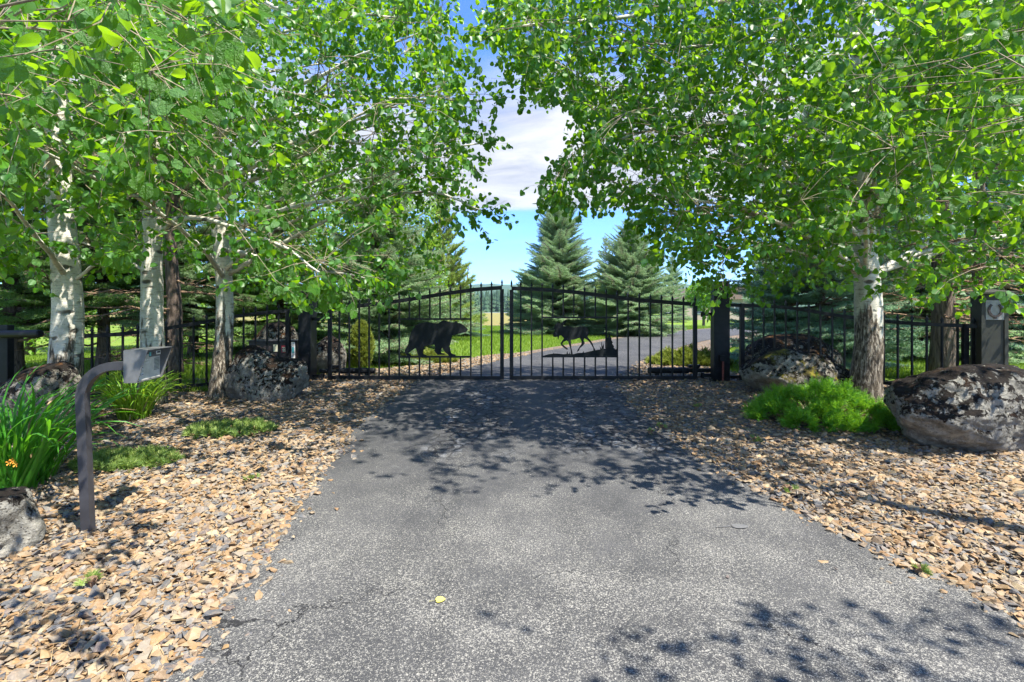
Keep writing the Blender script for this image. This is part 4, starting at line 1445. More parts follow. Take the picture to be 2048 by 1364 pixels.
def mound(name, label, cat, c, rx, ry, h, n, m, size, lean=0.8, group=None, tmpl=SPR, kind=None, lift=0.0, shape=None):
    V, Fc, b = [], [], 0
    zg = float(gz(c[1])) + lift
    a = rng.uniform(0, 2 * math.pi, n)
    q = np.sqrt(rng.random(n))
    edge = np.array([1 + 0.22 * noise.noise((math.cos(t) * 1.5, math.sin(t) * 1.5, c[0])) for t in a])
    x, y = q * np.cos(a) * edge, q * np.sin(a) * edge
    bumpy = np.array([0.75 + 0.8 * noise.noise((i * 3.6 + c[0], j * 3.6, 3)) for i, j in zip(x, y)])
    z = h * np.clip(1 - q ** 2.2, 0, 1) * np.clip(bumpy, 0.3, 1.3) * rng.uniform(0.35, 1.0, n)
    pos = np.column_stack([c[0] + x * rx, c[1] + y * ry, zg + z])
    yd = np.column_stack([x * lean + rng.normal(0, .45, n), y * lean + rng.normal(0, .45, n), 0.55 + 0.6 * rng.random(n)])
    Mx = frames(yd, np.column_stack([rng.normal(0, .6, n), -0.4 + rng.normal(0, .6, n), np.ones(n)]))
    s = size * rng.uniform(0.6, 1.25, n)
    k = rng.integers(0, len(tmpl), n)
    for i, (tv, tf) in enumerate(tmpl):
        v_, f_ = inst(tv, tf, Mx[k == i], s[k == i], pos[k == i])
        V.append(v_); Fc.append(f_ + b); b += len(v_)
    g = empty(name, (c[0], c[1], zg), label, cat, group)
    o = link('foliage', mesh_np('foliage', np.concatenate(V) - np.array((c[0], c[1], zg)), np.concatenate(Fc), [m]), g, (c[0], c[1], zg))
    st = MB()
    for i in range(26):
        a_ = random.uniform(0, 6.28)
        L = random.uniform(0.4, 0.9)
        p0 = Vector((c[0], c[1], zg - 0.01))
        p2 = Vector((c[0] + math.cos(a_) * rx * L, c[1] + math.sin(a_) * ry * L, zg + h * 0.55 * (1 - L * L) + 0.02))
        st.tube([p0, (p0 + p2) / 2 + Vector((0, 0, h * 0.2)), p2], [0.010, 0.007, 0.003], 4, cap=False)
    st.build('stem', M['redbark'], g)
    return g


jc = G(1632, 838)


def juniper(label, c, rx, ry, h, m, seed, nclump=150, per=24, size=0.15):
    r_ = np.random.default_rng(seed)
    zg = float(gz(c[1]))
    g = empty('juniper', (c[0], c[1], zg), label, 'shrub')
    V, Fc, b = [], [], 0
    st = MB()
    for i in range(nclump):
        a, q = r_.uniform(0, 6.28), math.sqrt(r_.random())
        e = 1 + 0.25 * noise.noise((math.cos(a) * 1.7, math.sin(a) * 1.7, 4))
        x, y = q * e * math.cos(a), q * e * math.sin(a)
        z = h * max(0.08, 1 - q ** 2.4) * r_.uniform(0.45, 1.1)
        cc = np.array((c[0] + x * rx, c[1] + y * ry, zg + z))
        axis = unit(np.array((x * 0.9 + r_.normal(0, .25), y * 0.9 + r_.normal(0, .25), 0.75)))
        root = np.array((c[0] + x * rx * .25, c[1] + y * ry * .25, zg + 0.01))
        st.tube([Vector(root), Vector((root + cc) / 2 + np.array((0, 0, .03))), Vector(cc)], [0.008, 0.006, 0.003], 4, cap=False)
        pr = per + int(r_.integers(-6, 6))
        yd = axis + r_.normal(0, 0.55, (pr, 3))
        yd[:, 2] += 0.25
        Mx = frames(yd, r_.normal(0, 1, (pr, 3)))
        sc = size * r_.uniform(0.5, 1.15, pr)
        tv, tf = SPJ[i % 3]
        v_, f_ = inst(tv, tf, Mx, sc, np.tile(cc, (pr, 1)) + r_.normal(0, .018, (pr, 3)) - axis * 0.05)
        V.append(v_); Fc.append(f_ + b); b += len(v_)
    o = link('foliage', mesh_np('foliage', np.concatenate(V) - np.array((c[0], c[1], zg)), np.concatenate(Fc), [m]), g, (c[0], c[1], zg))
    st.build('stem', M['redbark'], g)


SPJ = [spray(s + 30, 9, 0.34) for s in range(3)]
juniper('bright green spreading juniper between the grey boulder and the big right one', (jc[0], jc[1]), 0.78, 0.62, 0.40, M['juniper'], 8)
mc_ = G(462, 862)
mound('creeping_plant', 'sparse yellow-green creeping plant in the left stones, nearest the drive', 'ground cover', mc_, 0.46, 0.32, 0.06, 330, M['mat'], 0.075, tmpl=SPRF, group='low creeping plants in the stone beds')
mc_ = G(255, 925)
mound('creeping_plant', 'dark green creeping mat spreading behind the keypad pedestal', 'ground cover', (mc_[0], mc_[1]), 0.42, 0.30, 0.05, 420, M['mat'], 0.075, tmpl=SPRF, group='low creeping plants in the stone beds')
mound('yellow_shrub', 'low yellow-green shrub on the stones beyond the right gate leaf', 'shrub', ctr(1372, 10.9), 0.85, 0.60, 0.34, 2200, M['arbor'], 0.13, group='yellow-green shrubs beyond the gate')
mound('yellow_shrub', 'flat yellow-green shrub beyond the gate below the bear', 'shrub', ctr(850, 11.3), 0.72, 0.42, 0.24, 1500, M['arbor'], 0.12, group='yellow-green shrubs beyond the gate')
for u, v, s in ((1395, 817, .05), (1322, 858, .045), (1512, 886, .06), (1575, 985, .06), (1835, 1150, .05), (196, 778, .06), (505, 965, .05), (185, 1175, .05), (1300, 870, .05)):
    q = G(u, v)
    mound('weed_sprout', {1395: 'tiny weed sprouting in the right stones near the gate', 1322: 'tiny weed sprout at the right asphalt edge, mid-way to the gate', 1512: 'pair of green weed leaves in the stones below the juniper',
          1575: 'weed sprig at the right asphalt edge below the juniper', 1835: 'weed sprig by the stones at the lower right', 196: 'weed sprout beside the sunny daylily', 505: 'small weed in the open left stones',
          185: 'small weed in the stones in front of the pedestal foot', 1300: 'weed sprout on the right shoulder closest to the gate'}[u], 'weed', q, s * .8, s * .8, s * .7, 7, M['mat'], s * .9, tmpl=SPRF, lift=0.02)

# upright arborvitae beyond the bear gate leaf
x, y = ctr(722, 10.1)
zg = float(gz(y)) - .03
g = empty('arborvitae', (x, y, zg), 'small upright yellow-green arborvitae beyond the gate, left of the bear', 'shrub')
n = 2600
t = rng.random(n) ** 0.8
a = rng.uniform(0, 6.28, n)
rad = 0.23 * (np.sin(np.pi * np.clip(t * 0.86 + 0.14, 0, 1)) ** 0.7) * rng.uniform(0.5, 1.05, n)
pos = np.column_stack([x + rad * np.cos(a), y + rad * np.sin(a), zg + 0.05 + t * 0.88])
yd = np.column_stack([np.cos(a) * .6 + rng.normal(0, .3, n), np.sin(a) * .6 + rng.normal(0, .3, n), np.ones(n)])
Mx = frames(yd, rng.normal(0, 1, (n, 3)))
v_, f_ = inst(SPR[0][0], SPR[0][1], Mx, rng.uniform(.06, .11, n), pos)
link('foliage', mesh_np('foliage', v_ - np.array((x, y, zg)), f_, [M['arbor']]), g, (x, y, zg))
MB().tube([(x, y, zg), (x, y, zg + .7)], [.02, .006], 6).build('stem', M['redbark'], g)


def blade_mesh(seed, m):
    r = random.Random(seed)
    n = 9
    L, out = 1.0, r.uniform(0.10, 0.70)
    pts = []
    for i in range(n + 1):
        t = i / n
        ang = R(86) - t * t * R(40 + 100 * out)
        if i == 0:
            p = Vector((0, 0, 0))
        else:
            p = pts[-1][0] + Vector((math.cos(ang), 0.06 * math.sin(t * 4 + seed), math.sin(ang))) * (L / n)
        pts.append((p, ang))
    V, Fc = [], []
    for i, (p, ang) in enumerate(pts):
        t = i / n
        w_ = 0.016 * (1 - 0.25 * (1 - t)) * (1 - t ** 3) + 0.0012
        nrm = Vector((-math.sin(ang), 0, math.cos(ang)))
        V += [p + Vector((0, -w_, 0)) + nrm * w_ * 0.45, p, p + Vector((0, w_, 0)) + nrm * w_ * 0.45]
    for i in range(n):
        a = i * 3
        Fc += [(a, a + 1, a + 4, a + 3), (a + 1, a + 2, a + 5, a + 4)]
    return mesh_np('blade', [tuple(q) for q in V], Fc, [m], True)


def daylily(label, c, spread, size, n, m, seed):
    r = random.Random(seed)
    zg = float(gz(c[1])) - 0.02
    g = empty('daylily', (c[0], c[1], zg), label, 'daylily', 'arching daylily clumps in the left bed')
    ms = [blade_mesh(seed * 50 + i, m if i else M['straw']) for i in range(22)]
    for i in range(n):
        a = r.uniform(0, 6.28)
        q = spread * math.sqrt(r.random())
        a2 = a + r.uniform(-0.8, 0.8)
        s = size * r.uniform(0.6, 1.15)
        o = bpy.data.objects.new('blade', ms[r.randrange(22)])
        COL.objects.link(o)
        o.parent = g
        o.matrix_local = (Matrix.Translation((q * math.cos(a), q * math.sin(a), 0)) @ Matrix.Rotation(a2, 4, 'Z') @ Matrix.Rotation(r.uniform(-0.25, 0.30), 4, 'Y')
                          @ Matrix.Rotation(r.uniform(-.5, .5), 4, 'X') @ Matrix.Diagonal((s, s * 0.85, s, 1)))
    return g


dl = daylily('big dark green daylily clump at the left edge beside the pedestal', (-3.98, 3.95), 0.25, 1.0, 300, M['lily'], 1)
daylily('sunny yellow-green daylily clump below the keypad', ctr(268, 6.0), 0.16, 0.66, 260, M['lily2'], 2)
fl_ = MB()
for u, v in ((20, 925), (27, 921), (33, 928)):
    q = P(u, v, 3.55)
    for k in range(5):
        a = k * 1.256
        fl_.add([q, q + Vector((math.cos(a) * .022, -.01, math.sin(a) * .022)), q + Vector((math.cos(a + .5) * .022, -.012, math.sin(a + .5) * .022))], [(0, 1, 2)])
fl_.build('flower', M['flower'], dl)

# ------------------------------------------------------------------ aspens
def leaf_template(fine):
    if fine:
        pts = [(0, 0.03), (.20, -.03), (.40, .08), (.50, .32), (.47, .58), (.31, .82), (.12, .96), (0, 1.06), (-.12, .96), (-.31, .82), (-.47, .58), (-.50, .32), (-.40, .08), (-.20, -.03)]
    else:
        pts = [(0, 0.02), (.36, .04), (.50, .40), (.32, .80), (0, 1.04), (-.32, .80), (-.50, .40), (-.36, .04)]
    V = [(x_, y_, 0.26 * abs(x_) - 0.16 * (y_ - 0.4) ** 2 + 0.02 * math.sin(9 * x_ + 5 * y_)) for x_, y_ in pts]
    n = len(pts)
    h = n // 2
    # one joined fan either side of the midrib
    Fc = [(0, i, i + 1) for i in range(1, h)] + [(0, i, i + 1) for i in range(h, n - 1)]
    b = len(V)
    V += [(-.016, -.75, .16), (.016, -.75, .16)]
    Fc += [(b, b + 1, 0)]
    return np.array(V, float), np.array(Fc)


LT, LTF = leaf_template(False), leaf_template(True)
LEAF_ME = mesh_np('leaf', LTF[0], LTF[1], [M['leaf_near']], True)

low_u = [-300, 0, 90, 150, 210, 290, 400, 440, 480, 560, 600, 630, 660, 700, 760, 830, 860, 900, 985, 1050, 1090, 1180, 1240, 1260, 1330, 1400, 1440, 1540, 1600, 1690, 1760, 1830, 1950, 2048, 2400]
low_v = [600, 585, 550, 530, 560, 585, 550, 545, 590, 610, 640, 655, 620, 585, 590, 575, 550, 480, 440, 415, 430, 432, 425, 480, 535, 590, 622, 605, 590, 560, 590, 610, 605, 590, 590]
L_v = [-900, -60, 0, 100, 150, 200, 240, 290, 330, 380, 430, 450, 500, 560, 600, 660]
L_u = [760, 900, 905, 900, 915, 965, 925, 940, 958, 925, 955, 890, 865, 840, 760, 660]
R_v = [-900, -60, 0, 60, 130, 190, 200, 260, 300, 340, 400, 440, 450, 500, 560, 600, 660]
R_u = [1250, 1000, 985, 975, 1035, 1070, 1150, 1175, 1140, 1100, 1080, 1105, 1265, 1310, 1395, 1440, 1500]


def crown_points(side, n):
    out = []
    while len(out) < n:
        u = rng.uniform(-160, 990) if side < 0 else rng.uniform(955, 2230)
        v = rng.uniform(-70, 660)
        if v > np.interp(u, low_u, low_v) - 30:
            continue
        if side < 0 and u > np.interp(v, L_v, L_u) + rng.normal(0, 12):
            continue
        if side > 0 and u < np.interp(v, R_v, R_u) - rng.normal(0, 12):
            continue
        if side < 0:
            y0, y1 = np.interp(u, [-160, 300, 600, 1000], [2.9, 3.2, 3.7, 4.4]), np.interp(u, [-160, 300, 700, 1000], [6.9, 7.6, 9.6, 8.6])
        else:
            y0, y1 = np.interp(u, [955, 1200, 1600, 2200], [4.5, 4.3, 4.2, 4.0]), np.interp(u, [955, 1200, 1700, 2200], [7.0, 8.4, 8.2, 7.6])
        Y = y0 + (y1 - y0) * rng.random() ** 0.85
        tu = (120, 303, 440, 1727)
        if min(abs(u - q) for q in tu) < 48 and Y < 6.9 and v > (330 if u > 200 else 60) and rng.random() < 0.72:
            continue
        # thin the foliage around the visible lower trunks and where the sky shows through
        p = P(u, v, Y)
        hole = noise.noise((p.x * 0.9, p.y * 0.5, p.z * 0.9))
        if hole < -0.22 and rng.random() < 0.75:
            continue
        if side < 0 and u < 490 and v > 330 and rng.random() < 0.55:
            continue
        if v > 380 and rng.random() < (0.35 if side < 0 else 0.15):
            continue
        out.append(tuple(p))
    return np.array(out)


def box_points(n, x0, x1, y0, y1, z0, z1):
    return np.column_stack([rng.uniform(x0, x1, n), rng.uniform(y0, y1, n), rng.uniform(z0, z1, n)])


def nearest(A, B):
    """index into B of the nearest point for each row of A"""
    out = np.empty(len(A), int)
    for i in range(0, len(A), 500):
        d_ = ((A[i:i + 500, None, :] - B[None]) ** 2).sum(-1)
        out[i:i + 500] = d_.argmin(1)
    return out


def bez(a, b, bend, n):
    a, b = np.array(a), np.array(b)
    m = (a + b) / 2 + bend
    t = np.linspace(0, 1, n)[:, None]
    return (1 - t) ** 2 * a + 2 * t * (1 - t) * m + t * t * b


def aspen(label, base, H, r0, tw_pts, limbs=(), lw=1.0, n_limb=14, nleaf=(11, 17), lsize=0.057, lean=(0, 0), seed=0, single=300, bark='aspen'):
    r = np.random.default_rng(seed + 100)
    base = Vector((base[0], base[1], float(gz(base[1])) - 0.06))
    T = empty('aspen_tree', base, label, 'tree', 'white-barked aspens along the fences')
    pts, rad = trunk_mesh(base, H, r0, 0.03, lean=lean, wob=0.16, seed=seed, flare=0.22)
    # a lumpy trunk with more rings than the bare spine
    cp = catmull([tuple(q) for q in pts], 90)
    rr = np.interp(np.linspace(0, 1, 90), np.linspace(0, 1, len(rad)), rad)
    V, Fc, NR = [], [], 22
    for i in range(90):
        for k in range(NR):
            a = 2 * math.pi * k / NR
            z = cp[i][2] - base.z
            rough = math.exp(-max(0, z - 0.5) / 0.45)
            f = 1 + 0.05 * noise.noise((math.cos(a) * 1.5, math.sin(a) * 1.5, z * 1.7 + seed)) + (0.035 + 0.045 * rough) * noise.noise((math.cos(a) * 5, math.sin(a) * 5, z * 2.2 + seed))
            V.append((cp[i][0] + math.cos(a) * rr[i] * f, cp[i][1] + math.sin(a) * rr[i] * f, cp[i][2]))
    for i in range(89):
        for k in range(NR):
            Fc.append((i * NR + k, i * NR + (k + 1) % NR, (i + 1) * NR + (k + 1) % NR, (i + 1) * NR + k))
    link('trunk', mesh_np('trunk', np.array(V) - np.array(base), Fc, [M[bark]], True), T, base)
    spine = lambda z: np.array([np.interp(z, cp[:, 2], cp[:, k]) for k in range(3)])
    # limbs
    lp = []
    for L in limbs:
        lp.append(catmull([tuple(P(*q)) for q in L], 16))
    ids = r.choice(len(tw_pts), min(n_limb, len(tw_pts)), replace=False)
    for i in ids:
        q = tw_pts[i]
        dx = math.hypot(q[0] - base.x, q[1] - base.y)
        z = float(np.clip(q[2] - r.uniform(0.15, 0.5) * dx, base.z + 1.75, base.z + H * 0.93))
        lp.append(bez(spine(z), q, np.array((r.normal(0, .12), r.normal(0, .12), 0.10 * dx + r.normal(0, .1))), 14))
    for L in lp:
        n_ = len(L)
        ln = np.linalg.norm(L[-1] - L[0])
        w0 = lw * min(0.038, 0.008 + 0.009 * ln)
        jit = np.array([[noise.noise((i * .5, L[0][2], k)) * 0.035 for k in range(3)] for i in range(n_)])
        jit[0] = 0
        L += jit
        MB().tube([Vector(q) for q in L], [w0 * (1 - 0.8 * i / (n_ - 1)) for i in range(n_)], 7).build('limb', M['aspen'] if w0 > 0.02 else M['twig'], T, smooth=True)
    LP = np.concatenate(lp)
    ext = [L[k] + r.normal(0, 0.10, 3) for L in lp[:len(limbs)] for k in range(7, len(L)) for _ in range(2)]
    ext += [L[-1] + (L[-1] - L[-2]) * 0.15 for L in lp[:len(limbs)] for _ in range(3)]
    if ext:
        tw_pts = np.concatenate([tw_pts, np.array(ext)])
    # branchlets
    order = r.permutation(len(tw_pts))
    nb = max(8, len(tw_pts) // 7)
    bid = order[:nb]
    qb = tw_pts[bid].copy()
    pull = 0.22 + 0.18 * r.random((nb, 1))
    qb[:, :2] += pull * (np.array((base.x, base.y)) - qb[:, :2])
    near_ = nearest(qb, LP)
    wood = MB()
    BP = []
    for i, j in zip(bid, near_):
        a, b = LP[j], tw_pts[i]
        d_ = np.linalg.norm(b - a)
        c = bez(a, b, np.array((r.normal(0, .10), r.normal(0, .10), 0.12 * d_)), 8)
        c[1:-1] += r.normal(0, 0.012 + 0.012 * min(d_, 1.5), (6, 3))
        w0 = min(0.009, 0.0025 + 0.003 * d_)
        wood.tube([Vector(q) for q in c], [w0 * (1 - 0.75 * k / 7) for k in range(8)], 4, cap=False)
        BP.append(c)
    BPa = np.concatenate(BP)
    near_ = nearest(tw_pts, BPa)
    st = BPa[near_]
    dirs = tw_pts - st
    L = np.linalg.norm(dirs, axis=1, keepdims=True)
    dirs = np.where(L > 0.03, dirs / np.maximum(L, 1e-6), 0) + r.normal(0, 0.55, dirs.shape) + np.array((0, 0, -0.12))
    dirs = unit(dirs)
    LB, LD = [], []
    for i in range(len(tw_pts)):
        a, b = st[i], tw_pts[i]
        tl = r.uniform(0.16, 0.34)
        e = b + dirs[i] * tl
        mid = (a + b) / 2 + np.array((0, 0, 0.05 * L[i, 0]))
        wood.tube([Vector(a), Vector(mid), Vector(b), Vector(e)], [0.0024, 0.0021, 0.0018, 0.0009], 3, cap=False)
        k = r.integers(*nleaf)
        t = (np.arange(k) + r.uniform(0, 1, k)) / k
        t = -0.35 * (L[i, 0] > 0.25) + t * (1 + 0.35 * (L[i, 0] > 0.25))
        LB.append(np.where(t[:, None] > 0, b + (e - b) * t[:, None], b + (b - mid) * t[:, None]))
        LD.append(np.tile(dirs[i], (k, 1)))
    wood.build('twigs', M['twig'], T)['kind'] = 'stuff'
    LB, LD = np.concatenate(LB), np.concatenate(LD)
    n_ = len(LB)
    pd = unit(LD * 0.5 + r.normal(0, 0.75, (n_, 3)) + np.array((0, 0, -0.25)))
    s = np.clip(r.normal(lsize, lsize * 0.16, n_), lsize * 0.55, lsize * 1.4)
    yd = unit(pd * 0.8 + np.array((0, 0, -0.55)) + r.normal(0, .35, (n_, 3)))
    nh = unit(r.normal(0, 1, (n_, 3)) + np.array((0.15, -0.45, 0.35)))
    Mx = frames(yd, nh)
    pos = LB + yd * (s * 0.75)[:, None]
    u, v = proj(pos)
    dist = np.linalg.norm(pos - np.array((0, 0, ZC)), axis=1)
    key = s / dist * ((u > 10) & (u < 2038) & (v > 10) & (v < 1350) & (pos[:, 1] > 0.2))
    top = np.argsort(-key)[:single]
    top = [i for i in top if key[i] > 0]
    mask = np.ones(n_, bool)
    mask[top] = False
    v_, f_ = inst(LT[0], LT[1], Mx[mask], s[mask], pos[mask])
    o = link('crown', mesh_np('crown', v_ - np.array(base), f_, [M['leaf']], True), T, base)
    o['kind'] = 'stuff'
    for i in top:
        q = bpy.data.objects.new('leaf', LEAF_ME)
        COL.objects.link(q)
        q.parent = T
        q.matrix_local = Matrix.Translation(Vector(pos[i]) - base) @ Matrix(Mx[i].tolist()).to_4x4() @ Matrix.Diagonal((s[i],) * 3).to_4x4()
    return T


DENS = 1.0
left = crown_points(-1, int(3000 * DENS))
right = crown_points(1, int(3700 * DENS))
SPOTS = [(-4.55, 6.0, 0.75, .9), (4.3, 6.3, 1.15, .93), (4.6, 5.0, 0.9, .5), (-3.9, 7.0, 0.8, .5), (-4.75, 5.1, 0.6, .5), (3.0, 3.8, 0.9, .6), (-3.0, 11.0, 1.8, .9), (4.1, 7.2, .8, .5),
         (-2.9, 5.0, .8, .6)]


def open_sky(pts):
    """gaps in the crowns where the photograph shows sun reaching the plants below"""
    g0 = 0.15
    sx_ = pts[:, 0] - sd.x / sd.z * (pts[:, 2] - g0)
    sy_ = pts[:, 1] - sd.y / sd.z * (pts[:, 2] - g0)
    keep = np.ones(len(pts), bool)
    for a, b, r_, k in SPOTS:
        keep &= ~((np.hypot(sx_ - a, sy_ - b) < r_) & (rng.random(len(pts)) < k))
    return pts[keep]


lup = box_points(420, -8.0, -1.6, 4.0, 9.5, 5.2, 10)
rup = box_points(1250, 1.7, 7.8, 1.9, 7.6, 5.4, 9)
left = open_sky(np.concatenate([left, lup]))
right = open_sky(np.concatenate([right, rup]))
TB = np.array([(-5.42, 6.0), (-4.83, 6.72), (-4.17, 7.12)])
dd_ = np.stack([np.hypot(left[:, 0] - a, left[:, 1] - b) * k for (a, b), k in zip(TB, (1.0, 1.05, 0.85))], 1)
own = (dd_ + rng.normal(0, 0.35, dd_.shape)).argmin(1)
aspen('thickest white aspen trunk at far left, behind the brown-mossed boulder', TB[0], 10.5, 0.172, left[own == 0], seed=1, n_limb=16,
      limbs=[[(150, 440, 6.0), (180, 405, 5.6), (255, 392, 5.0), (330, 360, 4.6)], [(95, 552, 6.0), (62, 528, 5.7), (-10, 518, 5.4)], [(95, 430, 6.0), (30, 392, 5.6), (-60, 360, 5.2)],
             [(130, 130, 6.0), (60, 105, 5.2), (-60, 80, 4.4)], [(140, 90, 6.0), (260, 60, 5.0), (380, 120, 4.2)], [(150, 560, 6.0), (200, 520, 5.6), (262, 470, 5.2)]])
aspen('second white aspen trunk, directly behind the keypad', TB[1], 10.0, 0.150, left[own == 1], seed=2, n_limb=14,
      limbs=[[(318, 470, 6.7), (360, 436, 6.0), (440, 448, 5.3), (560, 490, 4.7), (640, 545, 4.4)], [(310, 120, 6.7), (380, 80, 5.6), (480, 40, 4.8)]])
aspen('third white aspen trunk with dark bark at its foot, beside the two-humped boulder', TB[2], 10.0, 0.130, left[own == 2], bark='aspen_old', seed=3, n_limb=22,
      limbs=[[(446, -120, 7.1), (510, -10, 6.0), (640, 28, 5.2), (790, 34, 4.8)], [(446, 260, 7.1), (545, 205, 6.4), (600, 190, 6.1), (700, 195, 5.9), (925, 200, 5.5), (995, 197, 5.3)],
             [(446, 262, 7.1), (600, 230, 6.6), (660, 265, 6.3), (720, 290, 6.1), (830, 300, 6.0), (960, 288, 5.7)], [(450, 470, 7.1), (560, 420, 6.6), (690, 400, 6.2), (860, 385, 6.0), (980, 428, 5.8)],
             [(450, 500, 7.1), (540, 520, 6.4), (640, 540, 5.8), (760, 560, 5.4)]])
aspen('single white aspen trunk on the right, rising from the juniper', (4.93, 7.0), 10.5, 0.190, right, bark='aspen_old', seed=5, n_limb=30, lean=(-0.15, 0),
      limbs=[[(1722, -60, 7.0), (1560, -5, 6.2), (1400, 8, 5.6), (1230, 35, 5.2), (1100, 45, 5.0), (985, 66, 4.9)], [(1722, 70, 7.0), (1640, 72, 6.6), (1450, 88, 6.2), (1270, 104, 6.0)],
             [(1722, 450, 7.0), (1640, 410, 6.7), (1560, 350, 6.4), (1450, 290, 6.2), (1400, 190, 6.1)], [(1735, 380, 7.0), (1790, 345, 6.6), (1900, 330, 6.2)],
             [(1715, 420, 7.0), (1640, 440, 6.6), (1540, 430, 6.2), (1440, 470, 6.0)], [(1715, 300, 7.0), (1500, 250, 6.2), (1300, 260, 5.8), (1130, 330, 5.6)]])
# overhanging crowns of two trees standing just outside the picture
a0 = np.array([tuple(P(rng.uniform(-60, 470), rng.uniform(-60, 150) + (rng.random() < .35) * 170, rng.uniform(1.9, 2.9))) for _ in range(95)])
sh_y = a0[:, 1] + (a0[:, 2]) * -sd.y / sd.z
a0 = a0[(sh_y > 3.1) | (rng.random(len(a0)) < 0.15)]
a0 = np.concatenate([a0, np.array([tuple(P(rng.uniform(-40, 430), rng.uniform(-60, 70), rng.uniform(1.35, 1.8))) for _ in range(16)])])
aspen('aspen leaning in at the upper left, its big leaves closest to the camera', (-3.9, 1.6), 8.0, 0.13, a0, lw=0.35, seed=6, n_limb=4, nleaf=(6, 11), lsize=0.050)
b0 = np.array([tuple(P(rng.uniform(1690, 2120), rng.uniform(-30, 400), rng.uniform(2.9, 3.8))) for _ in range(120)])
b1 = box_points(110, 2.2, 5.0, -0.9, 0.65, 3.9, 5.6)
aspen('aspen leaning in at the upper right with large pale leaves', (5.6, 1.4), 8.5, 0.14, np.concatenate([b0, b1]), seed=7, lw=0.3, n_limb=12, nleaf=(8, 13), lsize=0.058)

# ------------------------------------------------------------------ small things
q = G(872, 1208)
yl = link('fallen_leaf', mesh_np('fallen_leaf', LTF[0] * np.array((1, 1, .5)), LTF[1], [M['yellowleaf']], True), None, (q[0], q[1], float(gz(q[1])) + 0.018))
yl.scale = (0.045,) * 3
yl.rotation_euler = (0.05, 0.1, R(-75))
tag(yl, 'pale yellow fallen leaf lying on the open asphalt', 'leaf')
for (u, v, s), lab in zip(((388, 1284, .075), (537, 1124, .03), (1455, 1160, .022)), ('round tan stone alone on the asphalt at the lower left', 'small reddish stone on the asphalt beside the left stones', 'little stone lying on the right half of the drive')):
    q = G(u, v)
    o = link('stray_stone', mesh_np('stray_stone', CHIPS[3][0] * np.array((1, 1.3, 2.0)), CHIPS[3][1], [M['stone']]), None, (q[0], q[1], float(gz(q[1])) + 0.012 + s * .32))
    o.scale = (s,) * 3
    o.rotation_euler = (0.1, 0.2, u * .1)
    tag(o, lab, 'stone')
q = G(1470, 1057)
poly = [(0.055 * math.cos(a) * (1 + 0.25 * math.cos(a)), 0.035 * math.sin(a)) for a in np.linspace(0, 6.28, 22)[:-1]]
z = float(gz(q[1])) + 0.017
pv = [(q[0] + a + .02, q[1] + b, z) for a, b in poly]
tailp = [(q[0] - .03, q[1] + .008, z), (q[0] - .14, q[1] - .012, z), (q[0] - .135, q[1] - .018, z), (q[0] - .03, q[1] - .008, z)]
link('tar_patch', mesh_np('tar_patch', pv + tailp, [tuple(range(len(pv))), tuple(range(len(pv), len(pv) + 4))], [M['tar']]), drive)

# low rail across the lawn, and a house far behind
a, b = P(977, 653, 44), P(1019, 652, 44)
g = empty('low_rail', ((a.x + b.x) / 2, 44, .3), 'low weathered wooden rail across the far lawn, seen between the gate leaves', 'rail')
MB().box(((a.x + b.x) / 2, 44, a.z + .05), (b.x - a.x, .1, .12)).build('rail', M['wood'], g)
for k in (a, b):
    MB().box((k.x, 44, (k.z + .25) / 2 + .08), (.12, .12, k.z - .2)).build('post', M['wood'], g)
hx, hy = ctr(1420, 82)
g = empty('house', (hx, hy, .25), 'low tan house with a brown roof far behind the right gate post', 'house')
MB().box((hx, hy, 1.9), (11, 7, 3.3)).build('wall', M['wall'], g)
rf = MB()
rf.prism([(-6.2, 3.5), (6.2, 3.5), (4.2, 5.4), (-4.2, 5.4)], (hx, hy - 4, 0), (1, 0, 0), (0, 0, 1), (0, 1, 0), 8)
rf.build('roof', M['roof'], g)
for k in (-3.4, 0.2, 3.2):
    wv_ = MB().box((hx + k, hy - 3.52, 1.9), (1.5, .1, 1.4)).build('window', M['white'], g)
    MB().box((hx + k, hy - 3.58, 1.9), (1.3, .06, 1.2)).build('pane', M['glass'], wv_)

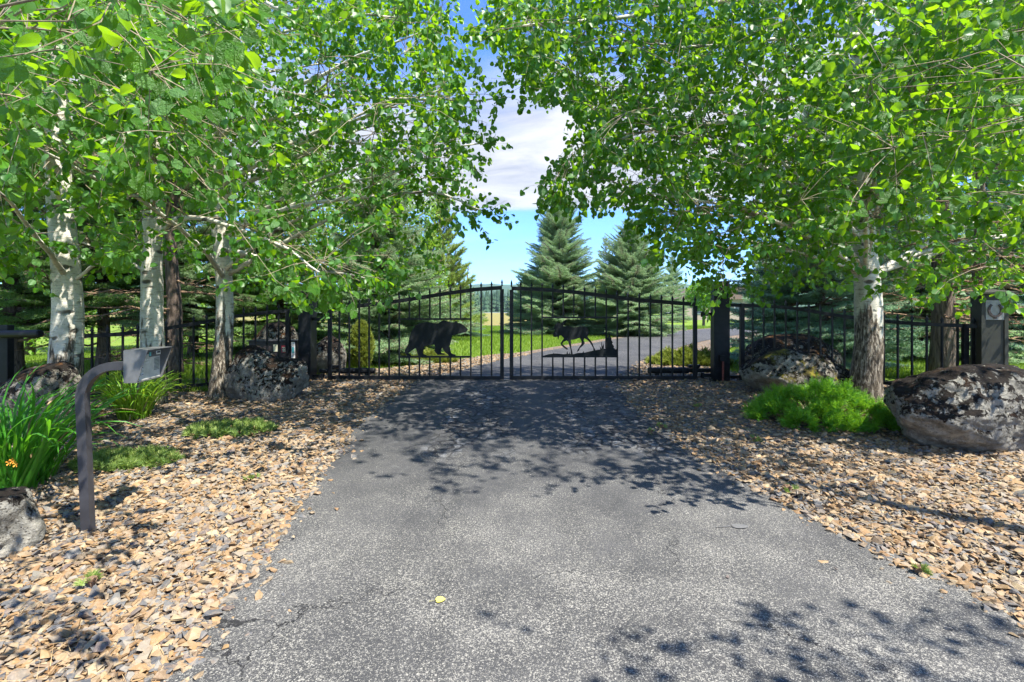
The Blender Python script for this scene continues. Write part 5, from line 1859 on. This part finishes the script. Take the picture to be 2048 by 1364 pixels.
# leafy trees that close the view behind the left stand
def broadleaf(label, u, Y, H, rx, n, seed):
    r_ = np.random.default_rng(seed)
    x, y = ctr(u, Y)
    z0 = float(gz(y)) - .06
    g = empty('broadleaf_tree', (x, y, z0), label, 'tree', 'light green broadleaf trees behind the left stand')
    tr_ = MB().tube([(x, y, z0), (x + .08, y, z0 + H * .4), (x - .05, y, z0 + H * .8)], [.12, .09, .03], 10)
    for k in range(16):
        a = k * 2.4
        zz_ = z0 + H * (0.15 + 0.045 * k)
        L = rx * r_.uniform(.5, .85)
        tr_.tube([(x, y, zz_), (x + math.cos(a) * L * .5, y + math.sin(a) * L * .5, zz_ + .3), (x + math.cos(a) * L, y + math.sin(a) * L, zz_ + .45)], [.035, .022, .008], 5, cap=False)
    tr_.build('trunk', M['bark'], g, smooth=True)
    # leaves gathered in clumps around the limb ends
    K = 90
    a = r_.uniform(0, 6.28, K)
    t = r_.uniform(0.02, 1, K)
    q = rx * np.sin(np.pi * np.clip(0.12 + 0.86 * t, 0, 1)) ** .6 * r_.uniform(.35, 1, K)
    cc = np.column_stack([x + q * np.cos(a), y + q * np.sin(a), z0 + 0.35 + (H - .35) * t])
    pos = cc[r_.integers(0, K, n)] + r_.normal(0, .24, (n, 3))
    pos[:, 2] = np.maximum(pos[:, 2], z0 + .15)
    Mx = frames(r_.normal(0, 1, (n, 3)) + np.array((0, 0, -.6)), r_.normal(0, 1, (n, 3)) + np.array((.2, -.3, .5)))
    v_, f_ = inst(LT[0], LT[1], Mx, r_.uniform(.055, .085, n), pos)
    o = link('crown', mesh_np('crown', v_ - np.array((x, y, z0)), f_, [M['leaf_light']], True), g, (x, y, z0))
    o['kind'] = 'stuff'


broadleaf('light green leafy tree behind the dark cabinet and the third white trunk', 610, 16.5, 6.5, 2.3, 15000, 31)
broadleaf('light green leafy tree behind the leaning pine', 300, 15.0, 6.5, 2.3, 15000, 32)
broadleaf('light green leafy tree behind the thickest white trunk', 60, 14.0, 6.0, 2.2, 13000, 33)
broadleaf('light green leafy tree behind the pale spruce, left of the pine', 800, 19.5, 6.2, 1.9, 13000, 34)

# young shade tree on the far lawn
x, y = ctr(1407, 42)
g = empty('young_tree', (x, y, .27), 'young leafy tree with a thin trunk on the lawn left of the right gate post', 'tree')
MB().tube([(x, y, .25), (x + .05, y, 1.6), (x, y, 2.6)], [.13, .10, .05], 8).build('trunk', M['bark'], g)
n = 3800
qv = unit(rng.normal(0, 1, (n, 3))) * (rng.random((n, 1)) ** .4)
pos = np.column_stack([x + qv[:, 0] * 1.5, y + qv[:, 1] * 1.5, 2.9 + qv[:, 2] * 1.4])
Mx = frames(rng.normal(0, 1, (n, 3)), rng.normal(0, 1, (n, 3)))
v_, f_ = inst(LT[0], LT[1], Mx, rng.uniform(.09, .15, n), pos)
o = link('crown', mesh_np('crown', v_ - np.array((x, y, .27)), f_, [M['leaf']]), g, (x, y, .27))

# ------------------------------------------------------------------ air
hm = bpy.data.materials.new('thin_haze')
hm.use_nodes = True
ht = NT(hm.node_tree)
hv = ht.n('ShaderNodeVolumePrincipled', ins={'Color': (0.62, 0.80, 1.0), 'Density': 0.00009})
ht.t.links.new(hv.outputs[0], ht.n('ShaderNodeOutputMaterial').inputs['Volume'])
tag(MB().box((0, 0, 105), (11000, 11000, 214)).build('haze', hm), 'thin blue air over the whole valley', kind='stuff')
